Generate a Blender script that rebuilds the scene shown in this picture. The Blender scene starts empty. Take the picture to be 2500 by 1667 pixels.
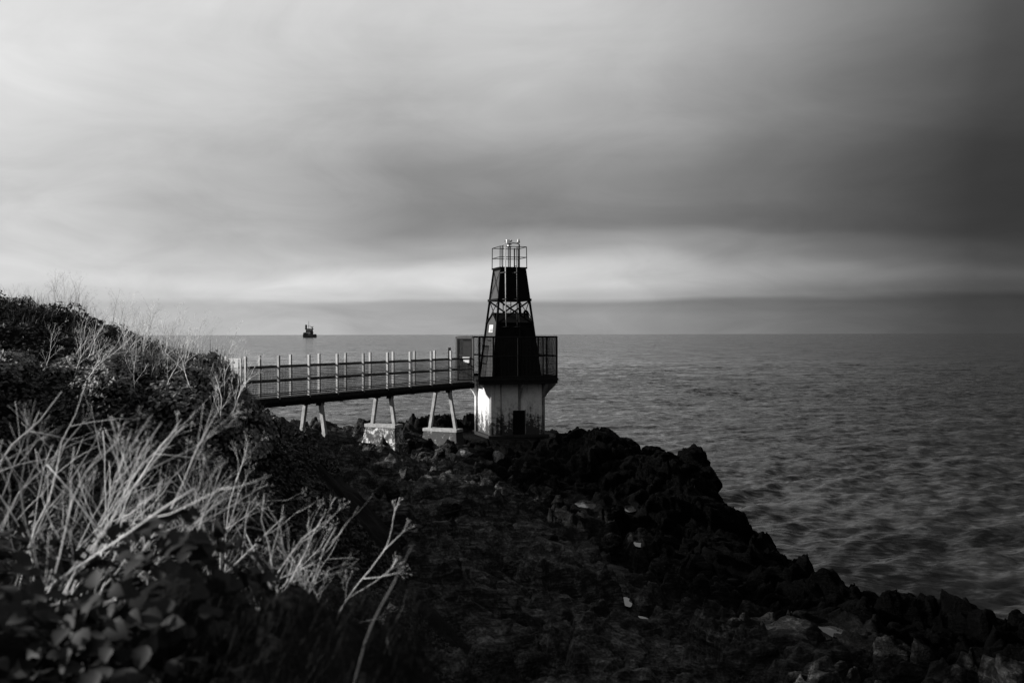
import bpy, math, random
import numpy as np
from mathutils import Vector, Matrix

S = bpy.context.scene
C = S.collection
rad = math.radians

# ------------------------------------------------------------------ camera
EYE = 9.5                      # camera height above the sea (m)
FPX, CX, HY = 2430.0, 1250.0, 816.0     # 35 mm lens on a 2500 px wide frame, horizon row
cam_d = bpy.data.cameras.new('camera')
cam = bpy.data.objects.new('camera', cam_d); C.objects.link(cam)
cam_d.sensor_width = 36.0
cam_d.lens = 36.0 * FPX / 2500.0
cam_d.clip_start = 0.05; cam_d.clip_end = 60000
cam.matrix_world = (Matrix.Translation((0, 0, EYE)) @ Matrix.Rotation(rad(90 - 0.41), 4, 'X')
                    @ Matrix.Rotation(rad(-0.12), 4, 'Z'))
cam_d.dof.use_dof = True
cam_d.dof.focus_distance = 38.0
cam_d.dof.aperture_fstop = 3.0
S.camera = cam

# ------------------------------------------------------------------ light
SUN_AZ, SUN_EL = -90.0, 22.0   # degrees: azimuth from the view direction (+Y), clockwise; elevation
sd = bpy.data.lights.new('sun', 'SUN'); sun = bpy.data.objects.new('sun', sd); C.objects.link(sun)
sd.energy = 5.0; sd.angle = rad(0.6); sd.color = (1.0, 0.985, 0.965)
sv = Vector((math.sin(rad(SUN_AZ)) * math.cos(rad(SUN_EL)), math.cos(rad(SUN_AZ)) * math.cos(rad(SUN_EL)), math.sin(rad(SUN_EL))))
sun.rotation_euler = sv.to_track_quat('Z', 'Y').to_euler()
sun.location = (-40, 10, 40)

S.view_settings.view_transform = 'Standard'
S.view_settings.look = 'None'
S.view_settings.exposure = 1.0        # the photograph is printed bright and hard
S.view_settings.gamma = 1.0
S.view_settings.use_curve_mapping = False
S.cycles.use_denoising = True
S.cycles.denoising_prefilter = 'ACCURATE'
S.cycles.max_bounces = 6
S.cycles.diffuse_bounces = 2
S.cycles.caustics_reflective = False
S.cycles.caustics_refractive = False


class NT:
    """small helper round a node tree"""
    def __init__(s, tree):
        s.t = tree; s.n = tree.nodes; s.l = tree.links
    def new(s, kind, **kw):
        n = s.n.new(kind)
        for k, v in kw.items(): setattr(n, k, v)
        return n
    def link(s, a, b): s.l.new(a, b)
    def put(s, sock, v):
        if isinstance(v, bpy.types.NodeSocket): s.l.new(v, sock)
        else: sock.default_value = v
    def math(s, op, a, b=None, c=None, clamp=False):
        n = s.n.new('ShaderNodeMath'); n.operation = op; n.use_clamp = clamp
        s.put(n.inputs[0], a)
        if b is not None: s.put(n.inputs[1], b)
        if c is not None: s.put(n.inputs[2], c)
        return n.outputs[0]
    def mix(s, f, a, b):
        n = s.n.new('ShaderNodeMix'); n.data_type = 'FLOAT'
        s.put(n.inputs[0], f); s.put(n.inputs[2], a); s.put(n.inputs[3], b)
        return n.outputs[0]
    def ramp(s, f, pts, interp='LINEAR'):
        n = s.n.new('ShaderNodeValToRGB'); r = n.color_ramp; r.interpolation = interp
        while len(r.elements) < len(pts): r.elements.new(0.5)
        for e, (p, v) in zip(r.elements, pts):
            e.position = p; e.color = (v, v, v, 1)
        s.put(n.inputs[0], f)
        return n.outputs[0]
    def noise(s, vec, scale, detail=4, rough=0.55, dist=0.0):
        n = s.n.new('ShaderNodeTexNoise')
        if vec is not None: s.put(n.inputs['Vector'], vec)
        n.inputs['Scale'].default_value = scale; n.inputs['Detail'].default_value = detail
        n.inputs['Roughness'].default_value = rough; n.inputs['Distortion'].default_value = dist
        return n.outputs['Fac']


# ------------------------------------------------------------------ sky
def build_world():
    w = bpy.data.worlds.new('World'); S.world = w; w.use_nodes = True
    T = NT(w.node_tree); T.n.clear()
    out = T.new('ShaderNodeOutputWorld'); bg = T.new('ShaderNodeBackground')
    T.link(bg.outputs[0], out.inputs[0])
    sky = T.new('ShaderNodeTexSky', sky_type='NISHITA'); sky.sun_disc = False
    sky.sun_elevation = rad(SUN_EL); sky.sun_rotation = rad(SUN_AZ % 360)
    bw = T.new('ShaderNodeRGBToBW'); T.link(sky.outputs[0], bw.inputs[0])
    clear = T.math('MULTIPLY', bw.outputs[0], 0.07)
    tc = T.new('ShaderNodeTexCoord')
    sep = T.new('ShaderNodeSeparateXYZ'); T.link(tc.outputs['Generated'], sep.inputs[0])
    x, y, z = sep.outputs
    z0 = T.math('MAXIMUM', z, 0.0)
    # direction from the sun's side of the sky: 1 towards the sun, -1 away from it
    sx, sy = math.sin(rad(-94)), math.cos(rad(-94))   # the bright side of the cloud
    ca = T.math('ADD', T.math('MULTIPLY', x, sx), T.math('MULTIPLY', y, sy))
    # flat cloud deck overhead
    inv = T.math('DIVIDE', 1.0, T.math('ADD', z0, 0.26))
    cp = T.new('ShaderNodeCombineXYZ')
    T.put(cp.inputs[0], T.math('MULTIPLY', x, inv)); T.put(cp.inputs[1], T.math('MULTIPLY', y, inv)); cp.inputs[2].default_value = 3.7
    big = T.noise(cp.outputs[0], 0.95, 3, 0.5, 0.5)
    mid = T.noise(cp.outputs[0], 2.6, 6, 0.6, 0.8)
    st = T.new('ShaderNodeMapping'); T.link(tc.outputs['Generated'], st.inputs[0]); st.inputs['Scale'].default_value = (2.2, 2.2, 26.0)
    streak = T.noise(st.outputs[0], 1.3, 4, 0.55, 0.3)
    st2 = T.new('ShaderNodeMapping'); T.link(tc.outputs['Generated'], st2.inputs[0]); st2.inputs['Scale'].default_value = (1.6, 1.6, 5.0)
    roll = T.noise(st2.outputs[0], 1.6, 3, 0.5, 0.5)
    # how high a bank of cloud stands, wobbling with the noise and lifting away from the sun
    el = T.math('ADD', z0, T.math('MULTIPLY', T.math('SUBTRACT', roll, 0.5), 0.085))
    el = T.math('ADD', el, T.math('MULTIPLY', T.math('SUBTRACT', streak, 0.5), T.math('MINIMUM', T.math('MULTIPLY', z0, 0.5), 0.02)))
    lo = T.math('ADD', z0, T.math('MULTIPLY', T.math('SUBTRACT', streak, 0.5), 0.016))
    lo = T.math('ADD', lo, T.math('MULTIPLY', T.math('ADD', ca, 0.05), 0.004))
    # the deck: bright above, a dark rolled underside at 5-9 degrees, a bright gap at 3, stratus on the horizon
    deck = T.ramp(T.math('MULTIPLY', el, 2.0), [(0.0, 1.0), (0.11, 1.0), (0.155, 0.62), (0.21, 0.34), (0.30, 0.42), (0.44, 0.68), (0.62, 0.95), (1.0, 0.9)], 'EASE')
    shade_amt = T.ramp(T.math('MULTIPLY_ADD', ca, 0.5, 0.5), [(0.25, 1.0), (0.5, 0.92), (0.60, 0.50), (0.70, 0.06)], 'EASE')
    deck = T.mix(shade_amt, 1.0, deck)
    strat = T.ramp(T.math('MULTIPLY', lo, 12.0), [(0.0, 0.56), (0.06, 0.54), (0.19, 0.54), (0.28, 0.49), (0.36, 0.45), (0.46, 0.76), (0.64, 1.0)], 'EASE')
    strat_amt = T.ramp(T.math('MULTIPLY_ADD', ca, 0.5, 0.5), [(0.30, 1.35), (0.40, 1.15), (0.5, 0.85), (0.64, 0.50), (0.72, 0.2)], 'EASE')
    strat = T.mix(strat_amt, 1.0, strat)
    # brightness falls off away from the sun
    base = T.ramp(T.math('MULTIPLY_ADD', ca, 0.5, 0.5), [(0.20, 0.06), (0.26, 0.10), (0.32, 0.28), (0.40, 0.56), (0.50, 0.68), (0.62, 0.71), (0.80, 0.73), (1.0, 0.78)], 'LINEAR')
    tex = T.math('ADD', T.math('MULTIPLY', T.math('SUBTRACT', big, 0.5), 0.55), T.math('MULTIPLY', T.math('SUBTRACT', mid, 0.5), 0.46))
    tex = T.math('ADD', tex, T.math('MULTIPLY', T.math('SUBTRACT', streak, 0.5), 0.10))
    tex = T.math('ADD', 1.0, tex)
    cloud = T.math('MULTIPLY', T.math('MULTIPLY', base, deck), T.math('MULTIPLY', strat, tex))
    col = T.mix(0.97, clear, cloud)
    T.link(col, bg.inputs[0]); bg.inputs[1].default_value = 0.5
build_world()

# ------------------------------------------------------------------ helpers
rng = random.Random(11)
nrng = np.random.default_rng(5)

def P(px, py, Y):
    """photo position (2500 px wide) at a given distance -> world point"""
    return Vector(((px - CX) / FPX * Y, Y, EYE + (HY - py) / FPX * Y))

def _hash3(ix, iy, iz, seed):
    h = (ix.astype(np.uint32) * np.uint32(374761393) + iy.astype(np.uint32) * np.uint32(668265263)
         + iz.astype(np.uint32) * np.uint32(2246822519) + np.uint32((seed * 3266489917) & 0xffffffff))
    h = (h ^ (h >> np.uint32(13))) * np.uint32(1274126177)
    h = (h ^ (h >> np.uint32(15))) * np.uint32(2654435761)
    return h ^ (h >> np.uint32(16))

def perlin(x, y, z, seed=0):
    xi = np.floor(x).astype(np.int64); yi = np.floor(y).astype(np.int64); zi = np.floor(z).astype(np.int64)
    xf = x - xi; yf = y - yi; zf = z - zi
    u = xf * xf * xf * (xf * (xf * 6 - 15) + 10); v = yf * yf * yf * (yf * (yf * 6 - 15) + 10); w = zf * zf * zf * (zf * (zf * 6 - 15) + 10)
    r = 0
    for dx in (0, 1):
        for dy in (0, 1):
            for dz in (0, 1):
                h = _hash3(xi + dx, yi + dy, zi + dz, seed)
                a = (h & np.uint32(1023)) / 1024.0 * 6.28318; b = ((h >> np.uint32(10)) & np.uint32(1023)) / 511.5 - 1.0
                s = np.sqrt(np.maximum(0, 1 - b * b))
                g = np.cos(a) * s * (xf - dx) + np.sin(a) * s * (yf - dy) + b * (zf - dz)
                r = r + g * (u if dx else 1 - u) * (v if dy else 1 - v) * (w if dz else 1 - w)
    return r * 1.5

def fbm(x, y, z, octv=4, seed=0, gain=0.5, lac=2.03):
    r = 0; a = 1.0
    for o in range(octv):
        r = r + a * perlin(x, y, z, seed + o); a *= gain
        x = x * lac; y = y * lac; z = z * lac
    return r

def worley(x, y, seed=0, off=False):
    """nearest and second nearest cell distances, and a random number per cell"""
    xi = np.floor(x).astype(np.int64); yi = np.floor(y).astype(np.int64)
    f1 = np.full(x.shape, 9.0); f2 = np.full(x.shape, 9.0); cid = np.zeros(x.shape)
    vx = np.zeros(x.shape) if off else None; vy = np.zeros(x.shape) if off else None
    for dx in (-1, 0, 1):
        for dy in (-1, 0, 1):
            h = _hash3(xi + dx, yi + dy, xi * 0, seed)
            ox = (h & np.uint32(2047)) / 2048.0; oy = ((h >> np.uint32(11)) & np.uint32(2047)) / 2048.0
            d = np.hypot(xi + dx + ox - x, yi + dy + oy - y)
            nearer = d < f1
            vx = np.where(nearer, x - (xi + dx + ox), vx) if vx is not None else None; vy = np.where(nearer, y - (yi + dy + oy), vy) if vy is not None else None
            f2 = np.where(nearer, f1, np.minimum(f2, d)); cid = np.where(nearer, (h >> np.uint32(22)) / 1024.0, cid); f1 = np.where(nearer, d, f1)
    return (f1, f2, cid, vx, vy) if off else (f1, f2, cid)

class TPS:
    """thin plate spline height field through survey points"""
    def __init__(s, pts, lam=0.02):
        p = np.array([(a[0], a[1]) for a in pts], float); z = np.array([a[2] for a in pts], float)
        n = len(p); d = np.hypot(p[:, None, 0] - p[None, :, 0], p[:, None, 1] - p[None, :, 1])
        K = np.where(d > 0, d * d * np.log(d + 1e-9), 0) + lam * np.eye(n) * n
        Q = np.c_[np.ones(n), p]
        A = np.block([[K, Q], [Q.T, np.zeros((3, 3))]])
        s.w = np.linalg.solve(A, np.r_[z, 0, 0, 0]); s.p = p
    def __call__(s, x, y):
        x = np.asarray(x, float); y = np.asarray(y, float); r = s.w[-3] + s.w[-2] * x + s.w[-1] * y
        for (a, b), w in zip(s.p, s.w):
            d2 = (x - a) ** 2 + (y - b) ** 2
            r = r + w * 0.5 * d2 * np.log(d2 + 1e-12)
        return r

def link_mesh(name, me, mat, parent=None):
    o = bpy.data.objects.new(name, me); C.objects.link(o)
    if mat: me.materials.append(mat)
    if parent: o.parent = parent
    return o

def np_mesh(name, co, faces, mat, smooth=True, parent=None, quads=True):
    me = bpy.data.meshes.new(name)
    co = np.asarray(co, np.float32); faces = np.asarray(faces, np.int32); k = faces.shape[1]
    me.vertices.add(len(co)); me.vertices.foreach_set('co', co.ravel())
    me.loops.add(faces.size); me.loops.foreach_set('vertex_index', faces.ravel())
    me.polygons.add(len(faces)); me.polygons.foreach_set('loop_start', np.arange(0, faces.size, k, dtype=np.int32))
    me.polygons.foreach_set('use_smooth', np.full(len(faces), smooth))
    me.update(calc_edges=True); me.validate()
    return link_mesh(name, me, mat, parent)

def grid_faces(nr, nc):
    i = np.arange(nr * nc).reshape(nr, nc)
    return np.stack([i[:-1, :-1].ravel(), i[:-1, 1:].ravel(), i[1:, 1:].ravel(), i[1:, :-1].ravel()], 1)

def tag(o, label=None, cat=None, group=None, kind=None):
    if label: o['label'] = label
    if cat: o['category'] = cat
    if group: o['group'] = group
    if kind: o['kind'] = kind
    return o

def empty(name, loc, rz=0.0):
    o = bpy.data.objects.new(name, None); C.objects.link(o); o.empty_display_size = 0.2
    o.location = loc; o.rotation_euler = (0, 0, rz); return o

def copy_tree(o, parent=None):
    c = o.copy(); C.objects.link(c); c.parent = parent
    for ch in list(o.children): copy_tree(ch, c)
    return c

class MB:
    """collects simple solids into one mesh"""
    def __init__(s): s.v = []; s.f = []
    def add(s, v, f):
        b = len(s.v); s.v += [tuple(a) for a in v]; s.f += [tuple(i + b for i in q) for q in f]; return s
    def box(s, c, d, m=None):
        x, y, z = [k / 2 for k in d]
        v = [Vector(a) for a in ((-x, -y, -z), (x, -y, -z), (x, y, -z), (-x, y, -z), (-x, -y, z), (x, -y, z), (x, y, z), (-x, y, z))]
        if m is not None: v = [m @ a for a in v]
        v = [a + Vector(c) for a in v]
        return s.add(v, [(0, 3, 2, 1), (4, 5, 6, 7), (0, 1, 5, 4), (1, 2, 6, 5), (2, 3, 7, 6), (3, 0, 4, 7)])
    def beam(s, a, b, w, h, up=(0, 0, 1), w2=None, h2=None):
        a = Vector(a); b = Vector(b); d = (b - a).normalized(); up = Vector(up)
        if abs(d.dot(up)) > 0.99: up = Vector((0, 1, 0))
        x = d.cross(up).normalized(); y = x.cross(d).normalized()
        w2 = w2 or w; h2 = h2 or h
        v = []
        for p, ww, hh in ((a, w, h), (b, w2, h2)):
            for sx, sy in ((-1, -1), (1, -1), (1, 1), (-1, 1)): v.append(p + x * sx * ww / 2 + y * sy * hh / 2)
        return s.add(v, [(0, 1, 2, 3), (7, 6, 5, 4), (0, 4, 5, 1), (1, 5, 6, 2), (2, 6, 7, 3), (3, 7, 4, 0)])
    def tube(s, pts, r, n=6, cap=True):
        pts = [Vector(p) for p in pts]; m = len(pts)
        rr = r if isinstance(r, (list, tuple)) else [r] * m
        v = []; f = []
        ref = Vector((0.31, 0.52, 0.79))
        for i, p in enumerate(pts):
            d = (pts[min(i + 1, m - 1)] - pts[max(i - 1, 0)]).normalized()
            if abs(d.dot(ref)) > 0.95: ref = Vector((0.8, -0.5, 0.1))
            x = d.cross(ref).normalized(); y = d.cross(x)
            for k in range(n):
                a = 2 * math.pi * k / n; v.append(p + (x * math.cos(a) + y * math.sin(a)) * rr[i])
        for i in range(m - 1):
            for k in range(n):
                a = i * n + k; b = i * n + (k + 1) % n; f.append((a, b, b + n, a + n))
        if cap: f.append(tuple(range(n - 1, -1, -1))); f.append(tuple((m - 1) * n + k for k in range(n)))
        return s.add(v, f)
    def prism(s, poly, a, b):
        """polygon of 3-D points swept by vector from offset a to offset b"""
        a = Vector(a); b = Vector(b); n = len(poly)
        v = [Vector(p) + a for p in poly] + [Vector(p) + b for p in poly]
        f = [tuple(range(n - 1, -1, -1)), tuple(range(n, 2 * n))] + [(i, (i + 1) % n, n + (i + 1) % n, n + i) for i in range(n)]
        return s.add(v, f)
    def build(s, name, mat, parent=None, smooth=False, bevel=0.0):
        me = bpy.data.meshes.new(name); me.from_pydata(s.v, [], s.f)
        import bmesh
        bm = bmesh.new(); bm.from_mesh(me); bmesh.ops.recalc_face_normals(bm, faces=bm.faces)
        if bevel: bmesh.ops.bevel(bm, geom=bm.edges[:], offset=bevel, segments=2, affect='EDGES', profile=0.6)
        bm.to_mesh(me); bm.free()
        if smooth:
            for p in me.polygons: p.use_smooth = True
        return link_mesh(name, me, mat, parent)

# ------------------------------------------------------------------ materials
def material(name, lo, hi, scale=6.0, rough=0.7, bump=0.2, bscale=30.0, spec=0.3, detail=6, metal=0.0, bdist=0.02):
    m = bpy.data.materials.new(name); m.use_nodes = True
    T = NT(m.node_tree); b = T.n['Principled BSDF']
    tc = T.new('ShaderNodeTexCoord')
    f = T.noise(tc.outputs['Object'], scale, detail, 0.6, 0.3)
    T.link(T.ramp(f, [(0.3, lo), (0.7, hi)]), b.inputs['Base Color'])
    b.inputs['Roughness'].default_value = rough; b.inputs['Specular IOR Level'].default_value = spec; b.inputs['Metallic'].default_value = metal
    if bump:
        bn = T.new('ShaderNodeBump'); bn.inputs['Strength'].default_value = bump; bn.inputs['Distance'].default_value = bdist
        T.link(T.noise(tc.outputs['Object'], bscale, 5, 0.6), bn.inputs['Height']); T.link(bn.outputs[0], b.inputs['Normal'])
    return m

M = {}
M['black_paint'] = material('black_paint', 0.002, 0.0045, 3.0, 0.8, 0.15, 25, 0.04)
M['lit_side_paint'] = material('lit_side_black_paint', 0.018, 0.032, 4.0, 0.6, 0.2, 20, 0.2)  # paler copy of the black paint: sunlit look of the left side in the colour
M['dark_steel'] = material('dark_steel', 0.004, 0.010, 5.0, 0.7, 0.1, 40, 0.08)
M['galv'] = material('galvanised_steel', 0.24, 0.36, 9.0, 0.55, 0.1, 60, 0.4)
M['rail'] = material('rail_steel', 0.02, 0.045, 7.0, 0.6, 0.1, 50, 0.3)
M['cage_wire'] = material('black_cage_wire', 0.002, 0.004, 7.0, 0.8, 0.0, 50, 0.04)
M['wire'] = material('wire', 0.015, 0.03, 7.0, 0.6, 0.0, 50, 0.2)
M['white_paint'] = material('white_paint', 0.62, 0.80, 3.0, 0.6, 0.1, 40, 0.3)
M['timber'] = material('weathered_timber', 0.01, 0.03, 8.0, 0.8, 0.3, 30, 0.15)
M['leg_concrete'] = material('leg_concrete', 0.16, 0.32, 7.0, 0.8, 0.3, 30, 0.2)
M['soil'] = material('soil', 0.003, 0.008, 5.0, 0.95, 0.4, 20, 0.05, bdist=0.05)
M['stalk'] = material('dry_stalk', 0.42, 0.74, 9.0, 0.7, 0.0, 20, 0.2)
M['stalk_grey'] = material('grey_dry_stalk', 0.2, 0.42, 9.0, 0.75, 0.0, 20, 0.2)
M['dull_stem'] = material('dull_stem', 0.06, 0.12, 9.0, 0.8, 0.0, 20, 0.1)
M['sign_white'] = material('sign_white', 0.30, 0.38, 3.0, 0.5, 0.0, 30, 0.3)
M['sign_ink'] = material('sign_ink', 0.16, 0.24, 60.0, 0.6, 0.0, 30, 0.2)
M['sign_dark'] = material('sign_dark', 0.03, 0.05, 6.0, 0.6, 0.0, 30, 0.2)
M['ship_dark'] = material('ship_hull_paint', 0.02, 0.035, 0.2, 0.7, 0.0, 1, 0.2)
M['ship_grey'] = material('ship_grey_paint', 0.10, 0.18, 0.2, 0.7, 0.0, 1, 0.2)
M['pipe'] = material('old_concrete_pipe', 0.010, 0.022, 4.0, 0.85, 0.4, 18, 0.1)

def leaf_material(name, lo, hi, trans, spec=0.22):
    m = bpy.data.materials.new(name); m.use_nodes = True
    T = NT(m.node_tree); b = T.n['Principled BSDF']
    geo = T.new('ShaderNodeNewGeometry')
    tc = T.new('ShaderNodeTexCoord')
    r = T.math('ADD', T.math('MULTIPLY', geo.outputs['Random Per Island'], 0.7), T.math('MULTIPLY', T.noise(tc.outputs['Object'], 1.3, 3), 0.5))
    c = T.ramp(r, [(0.2, lo), (0.95, hi)])
    T.link(c, b.inputs['Base Color']); b.inputs['Roughness'].default_value = 0.6; b.inputs['Specular IOR Level'].default_value = spec
    tr = T.new('ShaderNodeBsdfTranslucent'); T.link(c, tr.inputs[0])
    mx = T.new('ShaderNodeMixShader'); mx.inputs[0].default_value = trans
    T.link(b.outputs[0], mx.inputs[1]); T.link(tr.outputs[0], mx.inputs[2])
    T.link(mx.outputs[0], T.n['Material Output'].inputs[0])
    return m
M['leaf'] = leaf_material('bramble_leaf', 0.004, 0.026, 0.12)
M['leaf_near'] = leaf_material('near_bramble_leaf', 0.006, 0.028, 0.10, 0.05)
M['grass'] = leaf_material('dull_grass', 0.005, 0.016, 0.15)
M['sunlit_leaf'] = leaf_material('sunlit_crest_leaf', 0.05, 0.16, 0.12)  # leaf colour lightened to stand for sun on the mound crest
M['tussock'] = leaf_material('shaded_fine_grass', 0.003, 0.011, 0.1, 0.03)
M['dry_grass'] = leaf_material('dry_grass', 0.06, 0.2, 0.15)

def rock_material():
    m = bpy.data.materials.new('dark_shore_rock'); m.use_nodes = True
    T = NT(m.node_tree); b = T.n['Principled BSDF']
    geo = T.new('ShaderNodeNewGeometry')
    pos = geo.outputs['Position']
    sep = T.new('ShaderNodeSeparateXYZ'); T.link(pos, sep.inputs[0])
    n1 = T.noise(pos, 0.55, 5, 0.6, 0.4); n2 = T.noise(pos, 4.0, 8, 0.68, 0.5); n3 = T.noise(pos, 22.0, 5, 0.65)
    # strata: noise squashed across the bedding
    mp = T.new('ShaderNodeMapping'); T.link(pos, mp.inputs[0]); mp.inputs['Rotation'].default_value = (rad(24), rad(-16), rad(30)); mp.inputs['Scale'].default_value = (1.2, 1.6, 9.0)
    st = T.noise(mp.outputs[0], 1.6, 7, 0.62, 0.6)
    c = T.math('ADD', T.math('MULTIPLY', n2, 0.55), T.math('MULTIPLY', st, 0.45))
    grey = T.ramp(c, [(0.38, 0.003), (0.49, 0.016), (0.56, 0.055), (0.68, 0.16)])
    # wet and weed-black near the tide line, pale lichen higher up
    # distance inland from the shore line: the seaward band is black with weed and lichen
    inland = T.math('ADD', T.math('MULTIPLY', T.math('SUBTRACT', sep.outputs[0], 3.0), -0.926), T.math('MULTIPLY', T.math('SUBTRACT', sep.outputs[1], 42.0), -0.376))
    hz = T.math('ADD', inland, T.math('MULTIPLY', T.math('SUBTRACT', n1, 0.5), 5.0))
    dry = T.ramp(T.math('MULTIPLY', hz, 0.1), [(0.45, 0.02), (0.64, 0.28), (0.85, 1.0)], 'EASE')
    dry = T.math('MULTIPLY', dry, T.ramp(T.math('ADD', T.math('MULTIPLY', sep.outputs[0], 0.1), T.math('MULTIPLY', n1, 0.1)), [(0.22, 1.0), (0.50, 0.42)]))  # rock further right coloured darker to offset the sun falling there
    lich = T.ramp(T.math('ADD', T.math('MULTIPLY', n3, 0.5), T.math('MULTIPLY', n1, 0.5)), [(0.52, 0.0), (0.66, 1.0)])
    col = T.math('MULTIPLY', T.math('MULTIPLY', grey, dry), T.ramp(n3, [(0.36, 0.45), (0.5, 0.95), (0.64, 1.5)]))  # dry also holds the darkening to the right that offsets the sun
    col = T.math('ADD', col, T.math('MULTIPLY', T.math('MULTIPLY', lich, dry), 0.03))
    T.link(col, b.inputs['Base Color'])
    T.link(T.mix(dry, 0.55, 0.85), b.inputs['Roughness']); T.link(T.mix(dry, 0.02, 0.12), b.inputs['Specular IOR Level'])
    h = T.math('ADD', T.math('MULTIPLY', n2, 0.6), T.math('ADD', T.math('MULTIPLY', st, 0.8), T.math('MULTIPLY', n3, 0.25)))
    bn = T.new('ShaderNodeBump'); bn.inputs['Strength'].default_value = 1.0; bn.inputs['Distance'].default_value = 0.2
    T.link(h, bn.inputs['Height']); T.link(bn.outputs[0], b.inputs['Normal'])
    return m
M['rock'] = rock_material()
M['sunlit_rock'] = material('rock_lightened_as_sunlit', 0.02, 0.22, 5.0, 0.85, 0.9, 12, 0.1, 8, bdist=0.06)  # sunlit brightness put into the colour of the bright boulders

def stained_concrete(name, white, foot, top, dark, streaks=0.5):
    """white paint on concrete, worn and algae-stained up from the foot (object space z, metres)"""
    m = bpy.data.materials.new(name); m.use_nodes = True
    T = NT(m.node_tree); b = T.n['Principled BSDF']
    tc = T.new('ShaderNodeTexCoord'); o = tc.outputs['Object']
    sep = T.new('ShaderNodeSeparateXYZ'); T.link(o, sep.inputs[0])
    n1 = T.noise(o, 2.2, 6, 0.65, 0.4); n2 = T.noise(o, 11.0, 6, 0.7, 0.2)
    mp = T.new('ShaderNodeMapping'); T.link(o, mp.inputs[0]); mp.inputs['Scale'].default_value = (5.0, 5.0, 0.35)
    stv = T.noise(mp.outputs[0], 1.5, 4, 0.6)
    hz = T.math('DIVIDE', T.math('SUBTRACT', sep.outputs[2], foot), top - foot)
    w = T.math('ADD', T.math('MULTIPLY', T.math('SUBTRACT', n1, 0.5), 1.1), T.math('MULTIPLY', T.math('SUBTRACT', n2, 0.5), 0.9))
    w = T.math('ADD', w, T.math('MULTIPLY', T.math('SUBTRACT', stv, 0.5), streaks * 1.6))
    s = T.ramp(T.math('ADD', hz, w), [(0.30, 1.0), (0.52, 0.25), (0.75, 0.0)])
    streak = T.ramp(stv, [(0.60, 0.0), (0.74, streaks)])
    s = T.math('MAXIMUM', s, streak)
    base = T.ramp(T.math('ADD', T.math('MULTIPLY', n2, 0.5), T.math('MULTIPLY', n1, 0.5)), [(0.32, white * 0.6), (0.62, white)])
    T.link(T.mix(s, base, dark), b.inputs['Base Color'])
    b.inputs['Roughness'].default_value = 0.8; b.inputs['Specular IOR Level'].default_value = 0.2
    bn = T.new('ShaderNodeBump'); bn.inputs['Strength'].default_value = 0.25; bn.inputs['Distance'].default_value = 0.02
    T.link(n2, bn.inputs['Height']); T.link(bn.outputs[0], b.inputs['Normal'])
    return m
M['base'] = stained_concrete('stained_white_concrete', 0.50, -0.25, 1.9, 0.025, 0.55)
M['bracket_stained'] = stained_concrete('stained_bracket', 0.16, -1.0, 2.6, 0.02, 0.9)
def plaster(name, cut):
    """white plaster flaked off dark stone in patches"""
    m = bpy.data.materials.new(name); m.use_nodes = True
    T = NT(m.node_tree); b = T.n['Principled BSDF']; tc = T.new('ShaderNodeTexCoord'); o = tc.outputs['Object']
    n1 = T.noise(o, 2.6, 6, 0.7, 0.8); n2 = T.noise(o, 8.0, 5, 0.7, 0.5)
    f = T.math('ADD', T.math('MULTIPLY', n1, 0.6), T.math('MULTIPLY', n2, 0.4))
    T.link(T.ramp(f, [(cut - 0.03, 0.016), (cut + 0.02, 0.10), (cut + 0.06, 0.42)]), b.inputs['Base Color']); b.inputs['Roughness'].default_value = 0.85
    bn = T.new('ShaderNodeBump'); bn.inputs['Strength'].default_value = 0.6; bn.inputs['Distance'].default_value = 0.03
    T.link(f, bn.inputs['Height']); T.link(bn.outputs[0], b.inputs['Normal'])
    return m
M['plinth'] = plaster('peeling_plaster', 0.49); M['plinth_dark'] = plaster('mostly_bare_plinth', 0.57)

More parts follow.
